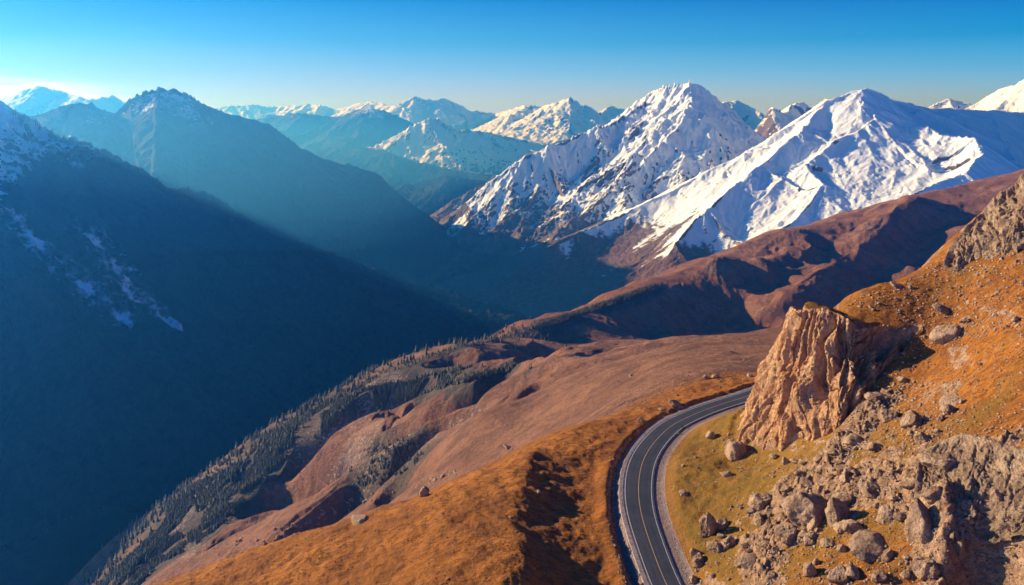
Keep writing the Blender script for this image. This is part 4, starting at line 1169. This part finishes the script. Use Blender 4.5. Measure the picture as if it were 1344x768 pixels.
mountain('mountain', 'low dark blue ridge across the head of the valley', [
    ([(380, 205, 10500), (440, 196, 10200), (500, 200, 10000), (560, 216, 9700), (620, 232, 9300), (700, 236, 9000)],),
    ([(540, 240, 8300), (580, 236, 8200), (640, 240, 8000), (700, 250, 7800)],)],
    MM_DARK, (-17, 5), (6800, 12500), .0013, slope=.45, A=2200, spur=(1, 900, 1600), ero=(700, 50), warp=(1300, 90),
    snow=snowf(400, 400), seed=10)
# the two snow mountains on the right
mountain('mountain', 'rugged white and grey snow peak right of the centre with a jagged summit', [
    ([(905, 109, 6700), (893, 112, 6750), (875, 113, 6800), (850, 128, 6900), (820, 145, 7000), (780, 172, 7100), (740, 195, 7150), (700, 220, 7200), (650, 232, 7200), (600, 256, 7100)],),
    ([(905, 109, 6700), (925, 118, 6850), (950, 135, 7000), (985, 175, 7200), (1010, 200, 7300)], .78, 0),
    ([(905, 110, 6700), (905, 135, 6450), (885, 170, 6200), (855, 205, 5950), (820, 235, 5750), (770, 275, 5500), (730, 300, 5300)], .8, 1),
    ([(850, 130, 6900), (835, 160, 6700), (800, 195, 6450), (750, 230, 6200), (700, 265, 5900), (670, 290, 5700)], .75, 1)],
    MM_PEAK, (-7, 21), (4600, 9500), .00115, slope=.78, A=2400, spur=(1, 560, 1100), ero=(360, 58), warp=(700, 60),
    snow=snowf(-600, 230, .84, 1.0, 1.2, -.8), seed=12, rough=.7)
mountain('mountain', 'broad smooth snow massif on the right with sunlit ridges and deep blue shaded bowls', [
    ([(1160, 125, 5100), (1140, 121, 5100), (1115, 122, 5100), (1095, 128, 5080), (1060, 150, 5050), (1030, 170, 5020), (985, 195, 5000), (940, 222, 4950), (890, 248, 4900), (840, 272, 4800), (780, 295, 4650), (730, 315, 4500)], .62, 0),
    ([(1140, 121, 5100), (1165, 128, 5200), (1200, 142, 5350), (1240, 143, 5550), (1300, 146, 5800), (1380, 150, 6100), (1500, 150, 6300)], .6, 1),
    ([(1085, 135, 5080), (1050, 175, 4800), (1010, 205, 4650), (965, 240, 4450), (925, 280, 4250), (890, 318, 4050)], .66, 1),
    ([(1135, 124, 5100), (1150, 145, 4980), (1160, 152, 4900), (1105, 182, 4650), (1060, 215, 4480), (1085, 245, 4280), (1040, 285, 4050), (985, 325, 3850)], .7, 1),
    ([(1200, 144, 5350), (1212, 166, 4900), (1228, 178, 4600), (1275, 182, 4450), (1290, 200, 4250), (1262, 228, 4050), (1200, 250, 3950)], .66, 0),
    ([(1300, 150, 5800), (1310, 185, 5300), (1335, 215, 4900)], .66, 0)],
    MM_SNOW, (-9, 36), (3200, 7800), .00115, slope=.66, A=2600, spur=(1, 620, 900), ero=(430, 26), warp=(700, 70),
    snow=snowf(-500, 170, 1.1, .8, 1.1, -1.1), seed=14, rough=.25)
mountain('mountain', 'two small pointed rocky snow peaks between the big snow mountains', [
    ([(960, 185, 9000), (985, 178, 9000), (1003, 155, 9000), (1013, 143, 9000), (1030, 150, 9000), (1042, 138, 9300), (1058, 136, 9300), (1068, 144, 9300), (1085, 132, 9000), (1130, 160, 9000)],)],
    MM_SNOW, (13, 24), (7800, 10800), .0013, slope=.8, A=2300, spur=(1, 600, 1100), ero=(420, 50), warp=(900, 50),
    snow=snowf(-300, 380, .95), seed=15)
mountain('mountain', 'pale distant peak seen between the two snow mountains', [
    ([(900, 150, 15000), (950, 135, 15000), (968, 132, 15000), (990, 142, 14800), (1010, 158, 14500)],)],
    MM_FAR, (9, 19), (12500, 17000), .0013, slope=.6, A=2300, spur=(1, 1200, 1800), ero=(700, 60), warp=(1200, 70),
    snow=snowf(-300, 380, .95), seed=16)
mountain('mountain', 'bright white snow peaks at the right edge behind the massif', [
    ([(1180, 165, 9000), (1225, 138, 9000), (1245, 128, 9000), (1262, 134, 9000), (1285, 142, 8800), (1300, 128, 8500), (1344, 106, 8200), (1400, 85, 8000), (1500, 110, 8000)],)],
    MM_SNOW, (22, 38), (7200, 10500), .0013, slope=.66, A=2300, spur=(1, 700, 1100), ero=(420, 40), warp=(900, 50),
    snow=snowf(-300, 300, 1.1), seed=17)

# valley floor out to the horizon
X, Y = polar(1400, 60000, .03, RAD(-75), RAD(75), RAD(.7))
Z = -1210 + 30 * fbm(X / 900, Y / 900, 4, 2)
o = mesh_from_grid('valley_floor', np.stack([X, Y, Z], -1), M_FLOOR, dict(snow=np.full(X.shape, -5.)))
tag(o, kind='structure', label='dark valley floor between the mountains')

#HAZE
def mist(name, px, py, Y, rx, ry, rz, dens, label):
    bm = bmesh.new(); bmesh.ops.create_icosphere(bm, subdivisions=4, radius=1.0)
    c = at(px, py, Y)
    for v in bm.verts:
        n = float(fbm(np.array([v.co.x * 1.3 + px], F32), np.array([v.co.y * 1.3 + v.co.z], F32), 3, 2)[0])
        v.co = (c[0] + v.co.x * rx * (1 + .3 * n), c[1] + v.co.y * ry * (1 + .3 * n), c[2] + v.co.z * rz * (1 + .5 * n))
    me = bpy.data.meshes.new(name); bm.to_mesh(me); bm.free()
    m = bpy.data.materials.new('mist_air'); m.use_nodes = True; t_ = m.node_tree; t_.nodes.clear()
    v_ = t_.nodes.new('ShaderNodeVolumePrincipled'); o_ = t_.nodes.new('ShaderNodeOutputMaterial')
    v_.inputs['Density'].default_value = dens; v_.inputs['Color'].default_value = (.08, .40, 1, 1); v_.inputs['Absorption Color'].default_value = (1, 1, 1, 1)
    v_.inputs['Anisotropy'].default_value = .6
    t_.links.new(v_.outputs[0], o_.inputs['Volume']); me.materials.append(m)
    o = bpy.data.objects.new(name, me); COL.objects.link(o); tag(o, label, kind='stuff')
mist('mist', 300, 205, 4300, 1500, 520, 330, 2.7e-4, 'soft blue mist hanging in front of the second mountain')
mist('mist', 60, 215, 2350, 1250, 330, 330, 4.2e-4, 'thin mist before the upper shoulder of the left mountain')
mist('mist', 520, 200, 8600, 2600, 1200, 330, 1.6e-4, 'pale mist at the head of the valley')
vm = bpy.data.materials.new('haze_air'); vm.use_nodes = True
t = vm.node_tree; t.nodes.clear()
pv = t.nodes.new('ShaderNodeVolumePrincipled'); ou = t.nodes.new('ShaderNodeOutputMaterial')
pv.inputs['Density'].default_value = HAZE_DENSITY
pv.inputs['Color'].default_value = HAZE_COLOR + (1,)
pv.inputs['Absorption Color'].default_value = (1, 1, 1, 1)
pv.inputs['Anisotropy'].default_value = HAZE_G
t.links.new(pv.outputs[0], ou.inputs['Volume'])
x0, x1, y0, y1, z0, z1 = -26000, 26000, -2500, 29000, -1330, 820
v = np.array([(x, y, z) for x in (x0, x1) for y in (y0, y1) for z in (z0, z1)], float)
f = np.array([(0, 1, 3, 2), (4, 6, 7, 5), (0, 4, 5, 1), (2, 3, 7, 6), (0, 2, 6, 4), (1, 5, 7, 3)])
o = mesh_np('haze', v, f, vm, smooth=False)
tag(o, kind='stuff', label='thin blue mountain haze')
